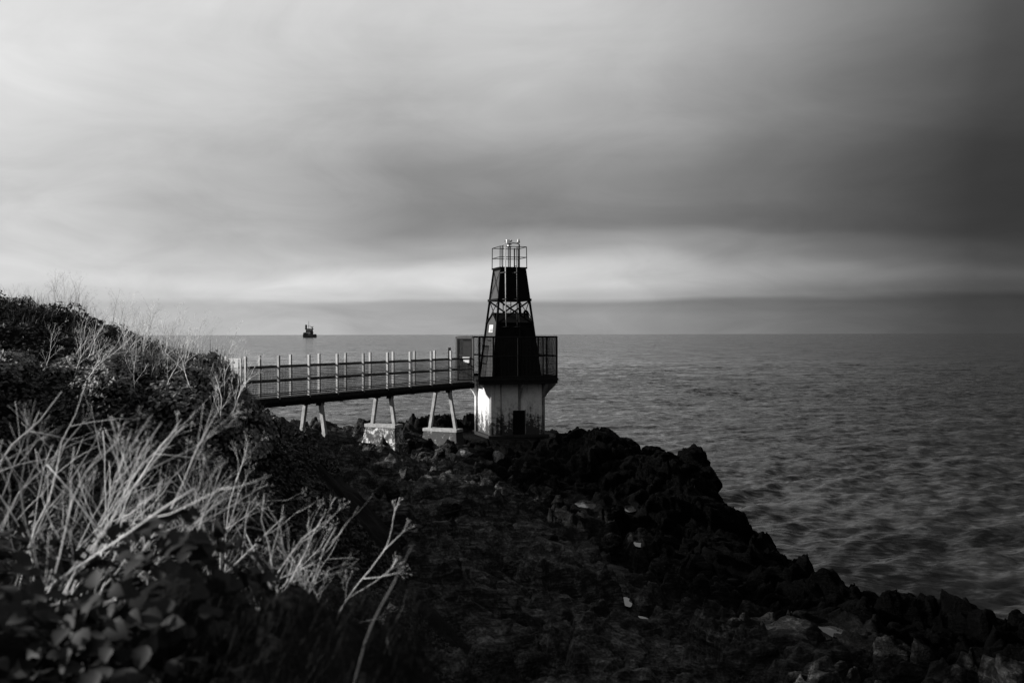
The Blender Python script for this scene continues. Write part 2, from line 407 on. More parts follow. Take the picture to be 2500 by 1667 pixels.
def sea_material():
    m = bpy.data.materials.new('sea_water'); m.use_nodes = True
    T = NT(m.node_tree); b = T.n['Principled BSDF']
    geo = T.new('ShaderNodeNewGeometry'); pos = geo.outputs['Position']
    mp = T.new('ShaderNodeMapping'); T.link(pos, mp.inputs[0]); mp.inputs['Rotation'].default_value = (0, 0, rad(-14)); mp.inputs['Scale'].default_value = (0.4, 1.0, 1.0)
    n1 = T.noise(mp.outputs[0], 0.16, 3, 0.6, 0.3)
    at = T.new('ShaderNodeAttribute', attribute_name='foam')
    fn = T.noise(mp.outputs[0], 2.6, 6, 0.75, 0.6)
    foam = T.ramp(T.math('ADD', at.outputs['Fac'], T.math('MULTIPLY', T.math('SUBTRACT', fn, 0.5), 1.3)), [(0.62, 0.0), (0.86, 0.9)])
    # silt in the estuary water
    T.link(T.mix(foam, T.ramp(n1, [(0.3, 0.010), (0.7, 0.022)]), 0.62), b.inputs['Base Color'])
    T.link(T.mix(foam, 0.10, 0.8), b.inputs['Roughness'])
    b.inputs['IOR'].default_value = 1.33; b.inputs['Specular IOR Level'].default_value = 0.5
    # wavelets as slopes (kept at any distance), stronger in the gusts
    def slope(scale, det):
        n = T.new('ShaderNodeTexNoise'); T.link(mp.outputs[0], n.inputs['Vector']); n.inputs['Scale'].default_value = scale; n.inputs['Detail'].default_value = det; n.inputs['Roughness'].default_value = 0.6; n.inputs['Distortion'].default_value = 0.3
        v = T.new('ShaderNodeVectorMath', operation='SUBTRACT'); T.link(n.outputs['Color'], v.inputs[0]); v.inputs[1].default_value = (0.5, 0.5, 0.5); return v.outputs[0]
    gust = T.math('ADD', 0.55, T.math('MULTIPLY', T.noise(mp.outputs[0], 0.05, 4, 0.65, 0.4), 1.1))
    v1 = T.new('ShaderNodeVectorMath', operation='MULTIPLY'); T.link(slope(0.22, 2), v1.inputs[0]); v1.inputs[1].default_value = (0.5, 0.9, 0)
    v2 = T.new('ShaderNodeVectorMath', operation='MULTIPLY'); T.link(slope(1.3, 6), v2.inputs[0]); v2.inputs[1].default_value = (1.1, 1.5, 0)
    w1 = T.new('ShaderNodeVectorMath', operation='MULTIPLY'); T.link(slope(4.2, 3), w1.inputs[0]); w1.inputs[1].default_value = (0.9, 1.3, 0)
    w2 = T.new('ShaderNodeVectorMath', operation='ADD'); T.link(v1.outputs[0], w2.inputs[0]); T.link(w1.outputs[0], w2.inputs[1])
    v3 = T.new('ShaderNodeVectorMath', operation='ADD'); T.link(w2.outputs[0], v3.inputs[0]); T.link(v2.outputs[0], v3.inputs[1])
    ln = T.new('ShaderNodeVectorMath', operation='LENGTH'); T.link(pos, ln.inputs[0])
    gust = T.math('MULTIPLY', gust, T.math('ADD', 1.0, T.math('MINIMUM', T.math('MULTIPLY', ln.outputs['Value'], 0.0022), 1.3)))   # far off the sheet is flat, so the swell counts as slope too
    v4 = T.new('ShaderNodeVectorMath', operation='SCALE'); T.link(v3.outputs[0], v4.inputs[0]); T.link(gust, v4.inputs['Scale'])
    v5 = T.new('ShaderNodeVectorMath', operation='ADD'); T.link(geo.outputs['Normal'], v5.inputs[0]); T.link(v4.outputs[0], v5.inputs[1])
    v6 = T.new('ShaderNodeVectorMath', operation='NORMALIZE'); T.link(v5.outputs[0], v6.inputs[0]); T.link(v6.outputs[0], b.inputs['Normal'])
    return m
M['sea'] = sea_material()

def pool_material():
    m = bpy.data.materials.new('still_pool_water'); m.use_nodes = True
    T = NT(m.node_tree); b = T.n['Principled BSDF']
    b.inputs['Base Color'].default_value = (0.02, 0.02, 0.02, 1); b.inputs['Roughness'].default_value = 0.03; b.inputs['IOR'].default_value = 1.33
    geo = T.new('ShaderNodeNewGeometry')
    bn = T.new('ShaderNodeBump'); bn.inputs['Strength'].default_value = 0.08; bn.inputs['Distance'].default_value = 0.02
    T.link(T.noise(geo.outputs['Position'], 6.0, 2), bn.inputs['Height']); T.link(bn.outputs[0], b.inputs['Normal'])
    return m
M['pool'] = pool_material()

# ------------------------------------------------------------------ rocky shore
def rel(X, Y, z): return (X, Y, EYE + z)
def pp(px, py, Y): p = P(px, py, Y); return (p.x, p.y, p.z)

ridge = [(1360, 1050, 45), (1440, 1071, 43), (1500, 1074, 42), (1560, 1102, 40.5), (1620, 1134, 39), (1690, 1145, 38), (1740, 1185, 36),
         (1790, 1258, 33), (1880, 1336, 30), (1960, 1406, 27.5), (2060, 1436, 26.5), (2200, 1472, 25.5), (2290, 1478, 25), (2400, 1508, 24),
         (2500, 1532, 23.5), (2720, 1570, 23)]
ridge_w = [pp(*r) for r in ridge]
rk = list(ridge_w)
for a in ridge_w: rk.append((a[0] + 2.6, a[1] + 2.6, EYE - 9.6)); rk.append((a[0] + 6, a[1] + 6, EYE - 11.5))
rk += [pp(*a) for a in [(1100, 1610, 12), (1300, 1600, 13), (1500, 1620, 13.5), (1700, 1645, 14), (1950, 1560, 15.5), (2150, 1610, 15.5), (2350, 1660, 16),
       (1330, 1335, 21), (1200, 1350, 20), (1050, 1400, 17), (1000, 1280, 24), (900, 1200, 27), (1100, 1200, 28), (1250, 1200, 29), (850, 1130, 31),
       (1000, 1125, 34), (1130, 1108, 37), (1250, 1105, 38), (1400, 1115, 38), (1430, 1245, 31.5), (1535, 1245, 31.5), (1430, 1338, 26.5), (1552, 1335, 26.5),
       (1545, 1510, 20), (1700, 1460, 22), (1800, 1410, 24), (2030, 1552, 19.5), (1650, 1310, 28), (1900, 1510, 21), (2200, 1570, 19.5), (2400, 1600, 19), (1560, 1200, 34)]]
rk += [rel(*a) for a in [(-0.1, 46.8, -4.9), (1.8, 45.0, -5.1), (-2.2, 44.2, -5.1), (0.2, 43.2, -5.35), (-1.5, 43.0, -5.2), (1.5, 43.4, -5.3), (2.6, 48.5, -5.2), (-8.5, 46, -4.25), (-4.1, 49, -4.35), (-1.9, 50, -4.55), (-9.5, 42, -3.8),
       (-6.7, 35.2, -3.75), (-4.7, 38.9, -4.55), (-2.7, 42.4, -4.95), (-9, 32, -2.4), (-12, 36, -2.6), (-14, 44, -3.6), (-8, 56, -11), (0, 57, -11), (-16, 54, -10.5), (6, 53, -11), (4, 47.5, -8.5),
       (-6.5, 30, -3.3), (-5, 25, -3.9), (-4, 20, -3.9), (-3, 16, -3.6), (-8, 24, -2.6), (-8, 14, -3), (-2, 10, -3.8), (1, 9, -4.0), (5, 10, -4.6), (9, 13, -5.0), (0, 4, -3.4), (6, 4, -4.6), (12, 8, -5.6), (16, 14, -6.2)]]
rock_base = TPS(rk, 0.004)

def rock_height(x, y):
    """bedrock surface: survey + lumps, joints and ledges"""
    h = rock_base(x, y)
    wx = x + 0.55 * fbm(x * 0.5, y * 0.5, x * 0, 3, 21); wy = y + 0.55 * fbm(x * 0.5, y * 0.5, x * 0 + 7.7, 3, 31)
    ca, sa = math.cos(0.5), math.sin(0.5)
    u = wx * ca + wy * sa; v = -wx * sa + wy * ca
    # jointed blocks at four sizes: each has its own height and its own tilted top, with a groove round it
    for sx, sy, hh, tilt, gr, sd_ in ((2.3, 1.5, 0.60, 1.05, 0.38, 3), (1.05, 0.66, 0.27, 0.62, 0.17, 9), (0.42, 0.26, 0.09, 0.24, 0.045, 17)):
        f1, f2, c1, vx, vy = worley(u / sx + sd_, v / sy, sd_, True)
        e = f2 - f1; t1 = np.modf(c1 * 7.13)[0] - 0.5; t2 = np.modf(c1 * 13.7)[0] - 0.35
        h = h + (hh * (c1 - 0.5) + tilt * (vx * t1 + vy * t2) - 0.45 * hh * f1 * f1) * np.clip(e * 6.0, 0, 1) - gr * np.clip(1 - e * 5.0, 0, 1)
    h = h - 0.22 * np.abs(fbm(x * 0.8, y * 0.8, x * 0 + 2.2, 4, 41)) + 0.08
    h = h + 0.035 * fbm(x * 3.1, y * 3.1, x * 0, 4, 51, 0.6)
    # tilted beds weathered into small ledges
    s = (h + 0.35 * x - 0.22 * y + 0.25 * fbm(x * 0.35, y * 0.35, x * 0, 2, 55)) / 0.24; q = s - np.floor(s)
    h = h + 0.10 * (np.clip(q * 2.6, 0, 1) - q)
    return h

POOLS = [(1426, 1232, 31.5, 0.26, 0.55), (1533, 1241, 31.5, 0.18, 0.45), (1430, 1330, 26.5, 0.12, 0.35), (1556, 1327, 26.5, 0.10, 0.3), (1530, 1470, 20.5, 0.07, 0.25), (1560, 1522, 19.6, 0.20, 0.34), (2032, 1541, 19.5, 0.28, 0.42)]
rock_smooth = lambda x, y: rock_base(x, y)
def build_rock():
    ys = [5.0]
    while ys[-1] < 57: ys.append(ys[-1] * 1.0030)
    ys = np.array(ys); xs = np.arange(-14, 18, 0.052)
    X, Y = np.meshgrid(xs, ys)
    Z = rock_height(X, Y)
    # keep clear under the bridge deck and level round the lighthouse foot
    d = np.hypot(X + 0.12, Y - 46.8); k = np.clip((d - 2.1) / 1.2, 0, 1)
    Z = np.where(d < 3.5, (EYE - 4.72) * (1 - k) + Z * k, Z)
    for px, py, Yp, rx, ry in POOLS:
        p = P(px, py, Yp); d = np.sqrt(((X - p.x) / (rx * 1.3)) ** 2 + ((Y - p.y + 0.5 * ry) / (ry * 2.0)) ** 2)
        m = d < 2.2; bowl = p.z + 0.15 * (d * d - 0.75) + 0.16 * (Z - rock_smooth(X, Y)); k = np.clip((d - 1.2) / 1.0, 0, 1)
        Z = np.where(m, bowl * (1 - k) + Z * k, Z)
    # push sideways so ledges overhang a little
    dx = 0.16 * fbm(X * 1.3, Y * 1.3, Z * 1.8, 3, 61); dy = 0.16 * fbm(X * 1.3 + 9, Y * 1.3, Z * 1.8, 3, 71)
    dx *= 0.6; dy *= 0.6
    co = np.stack([X + dx, Y + dy, Z], -1).reshape(-1, 3)
    o = np_mesh('rocky_shore', co, grid_faces(len(ys), len(xs)), M['rock'])
    tag(o, kind='structure')
build_rock()

# ------------------------------------------------------------------ bank of earth under the brambles
bk = [pp(*a) for a in [(-260, 690, 22), (0, 742, 22), (150, 765, 22), (290, 826, 23), (380, 872, 24), (480, 895, 25),
      (-250, 885, 14), (0, 915, 14), (84, 888, 14), (178, 905, 14), (255, 898, 14), (331, 893, 14), (446, 890, 14), (510, 932, 14), (561, 985, 14), (600, 1035, 14),
      (640, 1060, 14.5), (690, 1130, 15), (740, 1180, 15.5), (800, 1240, 16), (860, 1310, 16), (900, 1340, 15), (950, 1460, 13), (1000, 1570, 11), (1100, 1680, 10)]]
bk += [rel(*a) for a in [(-13, 18.5, 1.0), (-15.5, 20, 2.0), (-9.5, 31, -2.2), (-11, 34, -2.15), (-13, 28, -0.6), (-16, 24, 0.8), (-7.2, 28, -2.4), (-7, 16.8, -1.25), (-10, 16.8, -0.9), (-5.2, 16.8, -1.5), (-4.6, 18, -1.7), (-3.4, 20, -3.0), (-5.2, 25, -3.2),  # first two: unseen rise on the left, added to shade the back hill
      (-6, 12, -1.5), (-4.5, 12, -1.6), (-3.2, 12, -1.9), (-7.0, 11, -0.9), (-8.8, 11.4, 0.9), (-11, 11.4, 1.5), (-14, 11, 1.1), (-9, 13.9, -0.4), (-12, 14, -0.2), (-9, 7, -0.9), (-12, 7, -0.6), (-5, 10, -2.0), (-3.2, 10, -2.1), (-2.2, 12, -2.8), (-3, 7.5, -1.75), (-1.9, 7.5, -1.85), (-5, 7, -1.4), (-1, 8, -2.9),  # high ground past the left edge is raised to shade the mound face
      (0, 0, -1.62), (-2, 0, -1.4), (-5, 1, -1.0), (-1.5, 3, -1.15), (-1.0, 3, -1.2), (-0.3, 3, -1.6), (-2.6, 3, -1.1), (-1.35, 5.5, -1.6), (-0.75, 5, -1.75), (0.1, 5, -2.2), (0.6, 3, -2.2), (2, 0, -2.0), (2.5, 4, -3.6),
      (1, 7, -3.7), (0.2, 10, -4.4), (0, 14, -5.0), (-1.5, 18, -4.8), (-3, 24, -5.0), (-6, 31, -4.2), (-8, 37, -4.5), (4, 8, -5.2), (-14, 40, -3.9), (0, -8, -1.5), (-8, -6, -0.6), (6, -6, -3)]]
bank_base = TPS(bk, 0.003)
def bank_height(x, y):
    x = np.asarray(x, float); y = np.asarray(y, float)
    far = np.clip((np.hypot(x, y) - 4) / 6, 0.25, 1)
    return bank_base(x, y) + far * (0.20 * fbm(x * 0.9, y * 0.9, x * 0 + 1.1, 3, 81) + 0.07 * fbm(x * 3.2, y * 3.2, x * 0, 2, 91))

def build_bank():
    xs = np.arange(-18, 5.01, 0.12); ys = np.arange(-8, 42, 0.12)
    X, Y = np.meshgrid(xs, ys); Z = bank_height(X, Y)
    o = np_mesh('earth_bank', np.stack([X, Y, Z], -1).reshape(-1, 3), grid_faces(len(ys), len(xs)), M['soil'])
    tag(o, kind='structure')
build_bank()

# ------------------------------------------------------------------ sea
def ocean_tile(N, L, wdir, V, seed):
    r = np.random.default_rng(seed)
    k = np.fft.fftfreq(N, L / N) * 2 * np.pi; KX, KY = np.meshgrid(k, k); K = np.hypot(KX, KY); K[0, 0] = 1e-6
    Lw = V * V / 9.81; c = (KX * math.cos(wdir) + KY * math.sin(wdir)) / K
    ph = np.exp(-1 / (K * Lw) ** 2) / K ** 4 * (0.015 + c ** 4) * np.exp(-(K * 0.12) ** 2); ph[0, 0] = 0
    h = np.fft.ifft2((r.normal(size=(N, N)) + 1j * r.normal(size=(N, N))) * np.sqrt(ph)).real
    return h / h.std()
def sample(tile, L, x, y, a):
    N = tile.shape[0]; u = (x * math.cos(a) + y * math.sin(a)) / L * N; v = (-x * math.sin(a) + y * math.cos(a)) / L * N
    ui = np.floor(u).astype(int); vi = np.floor(v).astype(int); fu = u - ui; fv = v - vi
    g = lambda i, j: tile[j % N, i % N]
    return (g(ui, vi) * (1 - fu) + g(ui + 1, vi) * fu) * (1 - fv) + (g(ui, vi + 1) * (1 - fu) + g(ui + 1, vi + 1) * fu) * fv

def build_sea():
    t0 = ocean_tile(256, 230.0, 1.7, 6.0, 8); t1 = ocean_tile(256, 71.0, 1.9, 3.6, 2); t2 = ocean_tile(256, 29.0, 1.5, 2.3, 4)
    uc = np.concatenate([np.linspace(-9, -0.62, 26)[:-1], np.arange(-0.62, 0.72, 0.0028), np.linspace(0.72, 9, 26)])
    ys = [16.0]
    while ys[-1] < 3500:
        Y = ys[-1]; st = max(0.11, Y * Y / (995 * EYE) * 0.85); k = min(1.0, max(0.0, (Y - 260) / 1300)); ys.append(Y + min(st, 0.0046 * Y) * (1 - k) ** 2 + st * (1 - (1 - k) ** 2))
    ys = np.array(ys + [5000, 8000, 14000, 30000, 58000])
    U, Y = np.meshgrid(uc, ys); X = U * Y
    step = np.gradient(ys)[:, None] + X * 0
    att = np.clip(1.6 / (step + 0.6) - 0.15, 0, 1); att2 = np.clip(0.8 / (step + 0.3) - 0.3, 0, 1)
    a = sample(t1, 71.0, X, Y, 0.0); b = sample(t2, 29.0, X, Y, 0.6)
    gust = 0.75 + 0.5 * perlin(X / 60, Y / 90, X * 0, 7)
    Z = (0.08 * sample(t0, 230.0, X, Y, 0.2) * np.clip(3.5 / (step + 1.5) - 0.05, 0, 1) + 0.11 * a * att + 0.11 * b * att2) * np.clip(gust, 0.3, 1.4)
    Z[np.abs(U) > 1.0] = 0
    foam = np.clip((a * 0.8 + b * 0.5) * 0.42 - 0.45, 0, 0.46) * np.clip(1.3 - Y / 500, 0, 1)
    near = (Y < 62) & (X < 30) & (X > -25)
    bz = np.full(X.shape, -9.0); bz[near] = rock_base(X[near], Y[near])
    sh = np.clip(1 - np.abs(bz + 1.2) / 1.3, 0, 1) * near
    foam = np.maximum(foam, 0.78 * sh)
    o = np_mesh('sea', np.stack([X, Y, Z], -1).reshape(-1, 3), grid_faces(len(ys), len(uc)), M['sea'])
    at = o.data.attributes.new('foam', 'FLOAT', 'POINT'); at.data.foreach_set('value', foam.ravel().astype(np.float32))
    tag(o, kind='structure')
build_sea()

# ------------------------------------------------------------------ tide pools in the gully
def tide_pool(px, py, Y, rx, ry, seed):
    p = P(px, py, Y); r = random.Random(seed); v = [(0, 0, 0)]; n = 22
    for i in range(n):
        a = 2 * math.pi * i / n; k = 1.0 + 0.08 * r.random()
        v.append((math.cos(a) * rx * k, math.sin(a) * ry * k, 0))
    me = bpy.data.meshes.new('tide_pool'); me.from_pydata(v, [], [(0, 1 + i, 1 + (i + 1) % n) for i in range(n)])
    o = link_mesh('tide_pool', me, M['pool']); o.location = p; tag(o, kind='structure')
for i, a in enumerate(POOLS): tide_pool(*a[:3], a[3] * 1.35, a[4] * 1.5, 40 + i)

# ------------------------------------------------------------------ boulders
def boulder_mesh(seed, flat):
    import bmesh
    bm = bmesh.new(); bmesh.ops.create_icosphere(bm, subdivisions=5, radius=1.0)
    v = np.array([a.co[:] for a in bm.verts])
    s = seed * 13.7
    d = 1 + 0.30 * fbm(v[:, 0] * 1.1 + s, v[:, 1] * 1.1, v[:, 2] * 1.1, 3, seed) - 0.16 * np.abs(fbm(v[:, 0] * 2.6 + s, v[:, 1] * 2.6, v[:, 2] * 2.6, 3, seed + 9)) + 0.05 * fbm(v[:, 0] * 7 + s, v[:, 1] * 7, v[:, 2] * 7, 3, seed + 5)
    v = v * d[:, None]
    # a few planes knock flat facets off it
    r = random.Random(seed)
    for k in range(7):
        nrm = np.array([r.gauss(0, 1), r.gauss(0, 1), r.gauss(0.2, 0.8)]); nrm /= np.linalg.norm(nrm); off = 0.68 + 0.2 * r.random()
        e = v @ nrm - off; v = v - np.where(e > 0, e * 0.85, 0)[:, None] * nrm
    v[:, 2] *= flat
    for a, b in zip(bm.verts, v): a.co = b
    me = bpy.data.meshes.new('boulder'); bm.to_mesh(me); bm.free()
    for p in me.polygons: p.use_smooth = True
    me.materials.append(M['rock']); return me
BOULD = [boulder_mesh(i + 1, f) for i, f in enumerate((0.75, 0.9, 0.6, 0.8, 0.7, 1.0))]
def boulder(px, py, Y, w, k, label, group=None, zs=1.0, rz=None):
    """boulder whose top shows at photo row py"""
    o = bpy.data.objects.new('boulder', BOULD[k % 6]); C.objects.link(o)
    p = P(px, py, Y); s = w / 2
    o.scale = (s, s * rng.uniform(0.85, 1.15), s * zs); o.rotation_euler = (rng.uniform(-0.15, 0.15), rng.uniform(-0.15, 0.15), rng.uniform(0, 6.28) if rz is None else rz)
    o.location = (p.x, p.y, p.z - 0.62 * s * zs)
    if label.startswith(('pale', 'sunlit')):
        o.material_slots[0].link = 'OBJECT'; o.material_slots[0].material = M['sunlit_rock']
    return tag(o, label, 'boulder', group)
boulder(1690, 1108, 38, 1.5, 1, 'tall black boulder standing up on the shore ridge right of the lighthouse', zs=1.15, rz=0.6)
boulder(1710, 1150, 37.2, 1.9, 3, 'large dark boulder on the seaward side just below the tall ridge boulder', zs=1.0)
boulder(1588, 1092, 40.5, 1.1, 0, 'rounded black boulder on the ridge left of the tall boulder')
boulder(1486, 1056, 42.5, 0.75, 5, 'small pointed rock on the skyline of the ridge near the lighthouse', zs=1.2)
boulder(1456, 1062, 42.6, 0.7, 2, 'low rock on the ridge beside the small pointed rock')
boulder(1340, 1316, 21, 1.15, 4, 'rounded grey boulder above the dark gully in the middle foreground', zs=1.1)
boulder(1618, 1372, 23.5, 0.75, 1, 'lone grey boulder in the middle of the black gully')
boulder(1560, 1530, 17.6, 0.5, 3, 'small rounded rock beside the bright pool at the gully foot')
boulder(1940, 1538, 15.6, 1.3, 0, 'broad craggy boulder topping the right foreground outcrop')
boulder(2060, 1572, 15.2, 0.9, 2, 'craggy boulder on the right shoulder of the foreground outcrop')
boulder(1820, 1590, 14.8, 0.9, 5, 'boulder on the left shoulder of the foreground outcrop')
boulder(2290, 1463, 25.2, 1.0, 4, 'black boulder on the skyline at the far right of the shore ridge')
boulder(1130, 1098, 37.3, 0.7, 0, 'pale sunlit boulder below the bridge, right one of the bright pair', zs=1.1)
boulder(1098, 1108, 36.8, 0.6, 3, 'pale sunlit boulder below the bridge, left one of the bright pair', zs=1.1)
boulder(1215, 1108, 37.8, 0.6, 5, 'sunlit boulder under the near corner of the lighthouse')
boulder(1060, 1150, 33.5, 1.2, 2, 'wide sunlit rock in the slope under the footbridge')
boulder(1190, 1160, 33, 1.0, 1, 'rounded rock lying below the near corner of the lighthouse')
for i in range(70):
    px = rng.uniform(760, 1640); Y = rng.uniform(17, 41)
    x = (px - CX) / FPX * Y; z = float(rock_height(np.array([x]), np.array([Y]))[0])
    w = rng.uniform(0.25, 0.75)
    o = boulder(px, HY + (EYE - z) / Y * FPX, Y, w, rng.randrange(6), ('dark angular rock lying on the slope below the footbridge' if px < 1050 else 'dark angular rock lying on the slope in front of the lighthouse' if px < 1350 else 'black angular rock lying in the dark gully by the ridge'), 'loose rocks on the shore', zs=rng.uniform(0.7, 1.1))
    o.location.z = z + w * 0.06
# ------------------------------------------------------------------ lighthouse
PHI = rad(17.5)
def build_lighthouse():
    L0 = empty('lighthouse', (-0.12, 46.8, EYE - 4.65), PHI)      # local z = height above the foot; x along the near face, y away from it
    tag(L0, 'black pyramidal iron lighthouse on a white concrete base at the bridge end', 'lighthouse')
    B = 1.295                                                     # half width of the base
    # concrete base
    base = MB().box((0, 0, 0.9), (2 * B, 2 * B, 3.0)).build('concrete_base', M['base'], L0, bevel=0.02)
    MB().box((0, 0, -0.35), (2 * B + 0.34, 2 * B + 0.34, 0.82)).build('footing', M['pipe'], L0, bevel=0.03)
    # doorway in the near face
    d = MB().box((0.037, -B - 0.012, 0.62), (0.57, 0.05, 1.10)).build('base_door', M['black_paint'], L0, bevel=0.006)
    MB().beam((0.345, -B - 0.03, 0.07), (0.345, -B - 0.03, 1.2), 0.04, 0.05, (0, 1, 0)).build('door_frame', M['bracket_stained'], d)
    def bracket(face, t, w, mat, lower, flare=0.52, foot=0.0):
        # profile in (outward, z): thin pilaster below, flaring out under the deck
        pr = [(-0.05, foot), (lower, foot), (lower, 1.72), (0.22, 1.95), (flare, 2.30), (flare, 2.395), (-0.05, 2.395)]
        ax = {'near': (Vector((1, 0, 0)), Vector((0, -1, 0))), 'left': (Vector((0, 1, 0)), Vector((-1, 0, 0))), 'right': (Vector((0, 1, 0)), Vector((1, 0, 0))), 'far': (Vector((1, 0, 0)), Vector((0, 1, 0)))}[face]
        poly = [ax[1] * (B + o) + Vector((0, 0, z)) for o, z in pr]
        MB().prism(poly, ax[0] * (t - w / 2), ax[0] * (t + w / 2)).build('bracket', mat, L0, bevel=0.008)
    z0 = 1.1
    bracket('near', 0.055, 0.10, M['bracket_stained'], 0.075, foot=1.19)
    bracket('near', 1.22, 0.13, M['bracket_stained'], 0.06)
    bracket('left', -1.13, 0.20, M['base'], 0.05, 0.34); bracket('left', 1.05, 0.24, M['base'], 0.10, 0.55)
    for t in (-1.1, -0.35, 0.4, 1.1): bracket('right', t, 0.12, M['bracket_stained'], 0.06, 0.6)
    bracket('far', -1.1, 0.14, M['base'], 0.06); bracket('far', 1.1, 0.14, M['base'], 0.06)
    # drain pipe stain line: a real pipe down the near face
    MB().tube([(-0.83, -B - 0.035, 0.05), (-0.83, -B - 0.035, 2.395)], 0.032, 8).build('drain_pipe', M['bracket_stained'], L0, smooth=True)
    # deck
    ox = -0.17; H = 1.875
    MB().box((ox, -0.05, 2.475), (2 * H, 2 * H, 0.15)).box((ox, -0.05, 2.60), (2 * H + 0.06, 2 * H + 0.06, 0.10)).build('deck_slab', M['dark_steel'], L0, bevel=0.01)
    hw = lambda z: (1.165 + 0.2226 * (3.05 - (z - 4.65))) / 2      # half width of the pyramid at local height z
    ZT, ZM, ZR, ZE, ZD = 7.70, 6.25, 5.60, 5.18, 2.652             # top, middle frame, hut ridge, hut eaves, deck
    for sx in (-1, 1):
        for sy in (-1, 1):
            a, b = hw(ZD), hw(ZT)
            MB().beam((sx * a, sy * a, ZD), (sx * b, sy * b, ZT), 0.085, 0.085, (0, 1, 0)).build('corner_leg', M['black_paint'], L0)
    # hut inside the legs: four walls and a gabled roof
    hut_mat = M['lit_side_paint']
    def wall(face, z1, z2, name, mat, inset=0.03, gable=False):
        a, b = hw(z1), hw(z2); e = 0.035
        def pt(t, z, w, o):
            return {'near': (t * w, -w + o, z), 'far': (t * w, w - o, z), 'left': (-w + o, t * w, z), 'right': (w - o, t * w, z)}[face]
        ring = [(-1, z1), (1, z1), (1, z2), (-1, z2)]
        if gable: ring = [(-1, z1), (1, z1), (1, z2), (0, ZR), (-1, z2)]
        v = [pt(t, z, hw(z), inset) for t, z in ring] + [pt(t, z, hw(z), inset + e) for t, z in ring]
        n = len(ring)
        return MB().add(v, [tuple(range(n)), tuple(range(2 * n - 1, n - 1, -1))] + [(i, (i + 1) % n, n + (i + 1) % n, n + i) for i in range(n)]).build(name, mat, L0)
    wall('near', ZD, ZE, 'hut_wall', M['black_paint']); wall('far', ZD, ZE, 'hut_wall', M['black_paint'])
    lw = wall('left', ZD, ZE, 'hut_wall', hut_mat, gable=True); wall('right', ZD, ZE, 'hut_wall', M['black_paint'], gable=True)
    # cover strips and a flush door on the lit hut wall
    MB().box((-hw(4.3) - 0.002, 0.15, 4.38), (0.05, 0.55, 0.035)).build('cover_strip', M['black_paint'], lw)
    for sy in (-1, 1):
        w1, w2 = hw(ZE), hw(ZR)
        v = [(-w1 - 0.05, sy * (w1 + 0.04), ZE - 0.03), (w1 + 0.05, sy * (w1 + 0.04), ZE - 0.03), (w2 + 0.02, 0, ZR + 0.012), (-w2 - 0.02, 0, ZR + 0.012)]
        MB().add(v + [(a, b, c + 0.05) for a, b, c in v], [(0, 1, 2, 3), (7, 6, 5, 4), (0, 4, 5, 1), (1, 5, 6, 2), (2, 6, 7, 3), (3, 7, 4, 0)]).build('hut_roof', M['black_paint'], L0)
    # lattice braces between hut and upper tank, each bar its own
    for face in ('near', 'far', 'left', 'right'):
        for s in (-1, 1):
            zt, zb = ZM - 0.04, ZE - 0.04
            at, ab = hw(zt), hw(zb); o = -0.012 * (s if face in ('near', 'far') else -s)
            f = {'near': lambda t, w, z: (t * w, -w + o, z), 'far': lambda t, w, z: (t * w, w + o, z), 'left': lambda t, w, z: (-w + o, t * w, z), 'right': lambda t, w, z: (w + o, t * w, z)}[face]
            thick = 0.075 if face in ('near', 'far') else 0.045
            MB().beam(f(s, at, zt), f(-s, ab, zb), 0.02, thick, (1, 0, 0) if face in ('near', 'far') else (0, 1, 0)).build('lattice_brace', M['black_paint'], L0)
    # middle frame
    m = hw(ZM) + 0.05; fr = MB()
    for s in (-1, 1):
        fr.beam((-m - 0.03, s * m, ZM), (m + 0.03, s * m, ZM), 0.08, 0.11); fr.beam((s * m, -m, ZM + 0.002), (s * m, m, ZM + 0.002), 0.08, 0.10)
    fr.build('middle_frame', M['black_paint'], L0)
    # upper clad tank
    for face in ('near', 'far', 'right'): wall(face, ZM + 0.06, ZT, 'upper_panel', M['black_paint'], 0.02)
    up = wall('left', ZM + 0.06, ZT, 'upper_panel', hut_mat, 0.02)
    for s in (-1, 1):
        a, b = hw(ZM + 0.1), hw(ZT - 0.05)
        MB().beam((-a - 0.006 * s - 0.012, s * a, ZM + 0.1), (-b - 0.006 * s - 0.012, -s * b, ZT - 0.05), 0.012, 0.035, (0, 1, 0)).build('panel_brace', M['black_paint'], up)
    # gallery at the top
    g = 0.67
    MB().box((0, 0, ZT + 0.035), (2 * g, 2 * g, 0.07)).box((0, 0, ZT - 0.03), (2 * g - 0.12, 2 * g - 0.12, 0.05)).build('gallery_floor', M['black_paint'], L0)
    for sx in (-1, 1):
        for sy in (-1, 1):
            MB().tube([(sx * (g - 0.02), sy * (g - 0.02), ZT + 0.05), (sx * (g - 0.03), sy * (g - 0.03), ZT + 1.02)], 0.019, 6).build('gallery_post', M['black_paint'], L0, smooth=True)
    for h in (1.015, 0.53):
        q = g - 0.027
        for a, b in (((-q, -q), (q, -q)), ((-q, q), (q, q)), ((-q, -q), (-q, q)), ((q, -q), (q, q))):
            MB().tube([(a[0], a[1], ZT + h), (b[0], b[1], ZT + h)], 0.016, 6).build('gallery_rail', M['black_paint'], L0, smooth=True)
    # lamp mast with step pegs, lamps on a cross arm
    mast = MB().beam((0.04, 0, ZT), (0.04, 0, ZT + 1.08), 0.05, 0.05, (0, 1, 0)).beam((-0.045, 0, ZT), (-0.045, 0, ZT + 1.05), 0.03, 0.04, (0, 1, 0)).build('lamp_mast', M['black_paint'], L0)
    for i in range(11): MB().beam((-0.09, -0.03, ZT + 0.09 + i * 0.09), (-0.03, -0.03, ZT + 0.09 + i * 0.09), 0.018, 0.018).build('step_peg', M['galv'], mast)
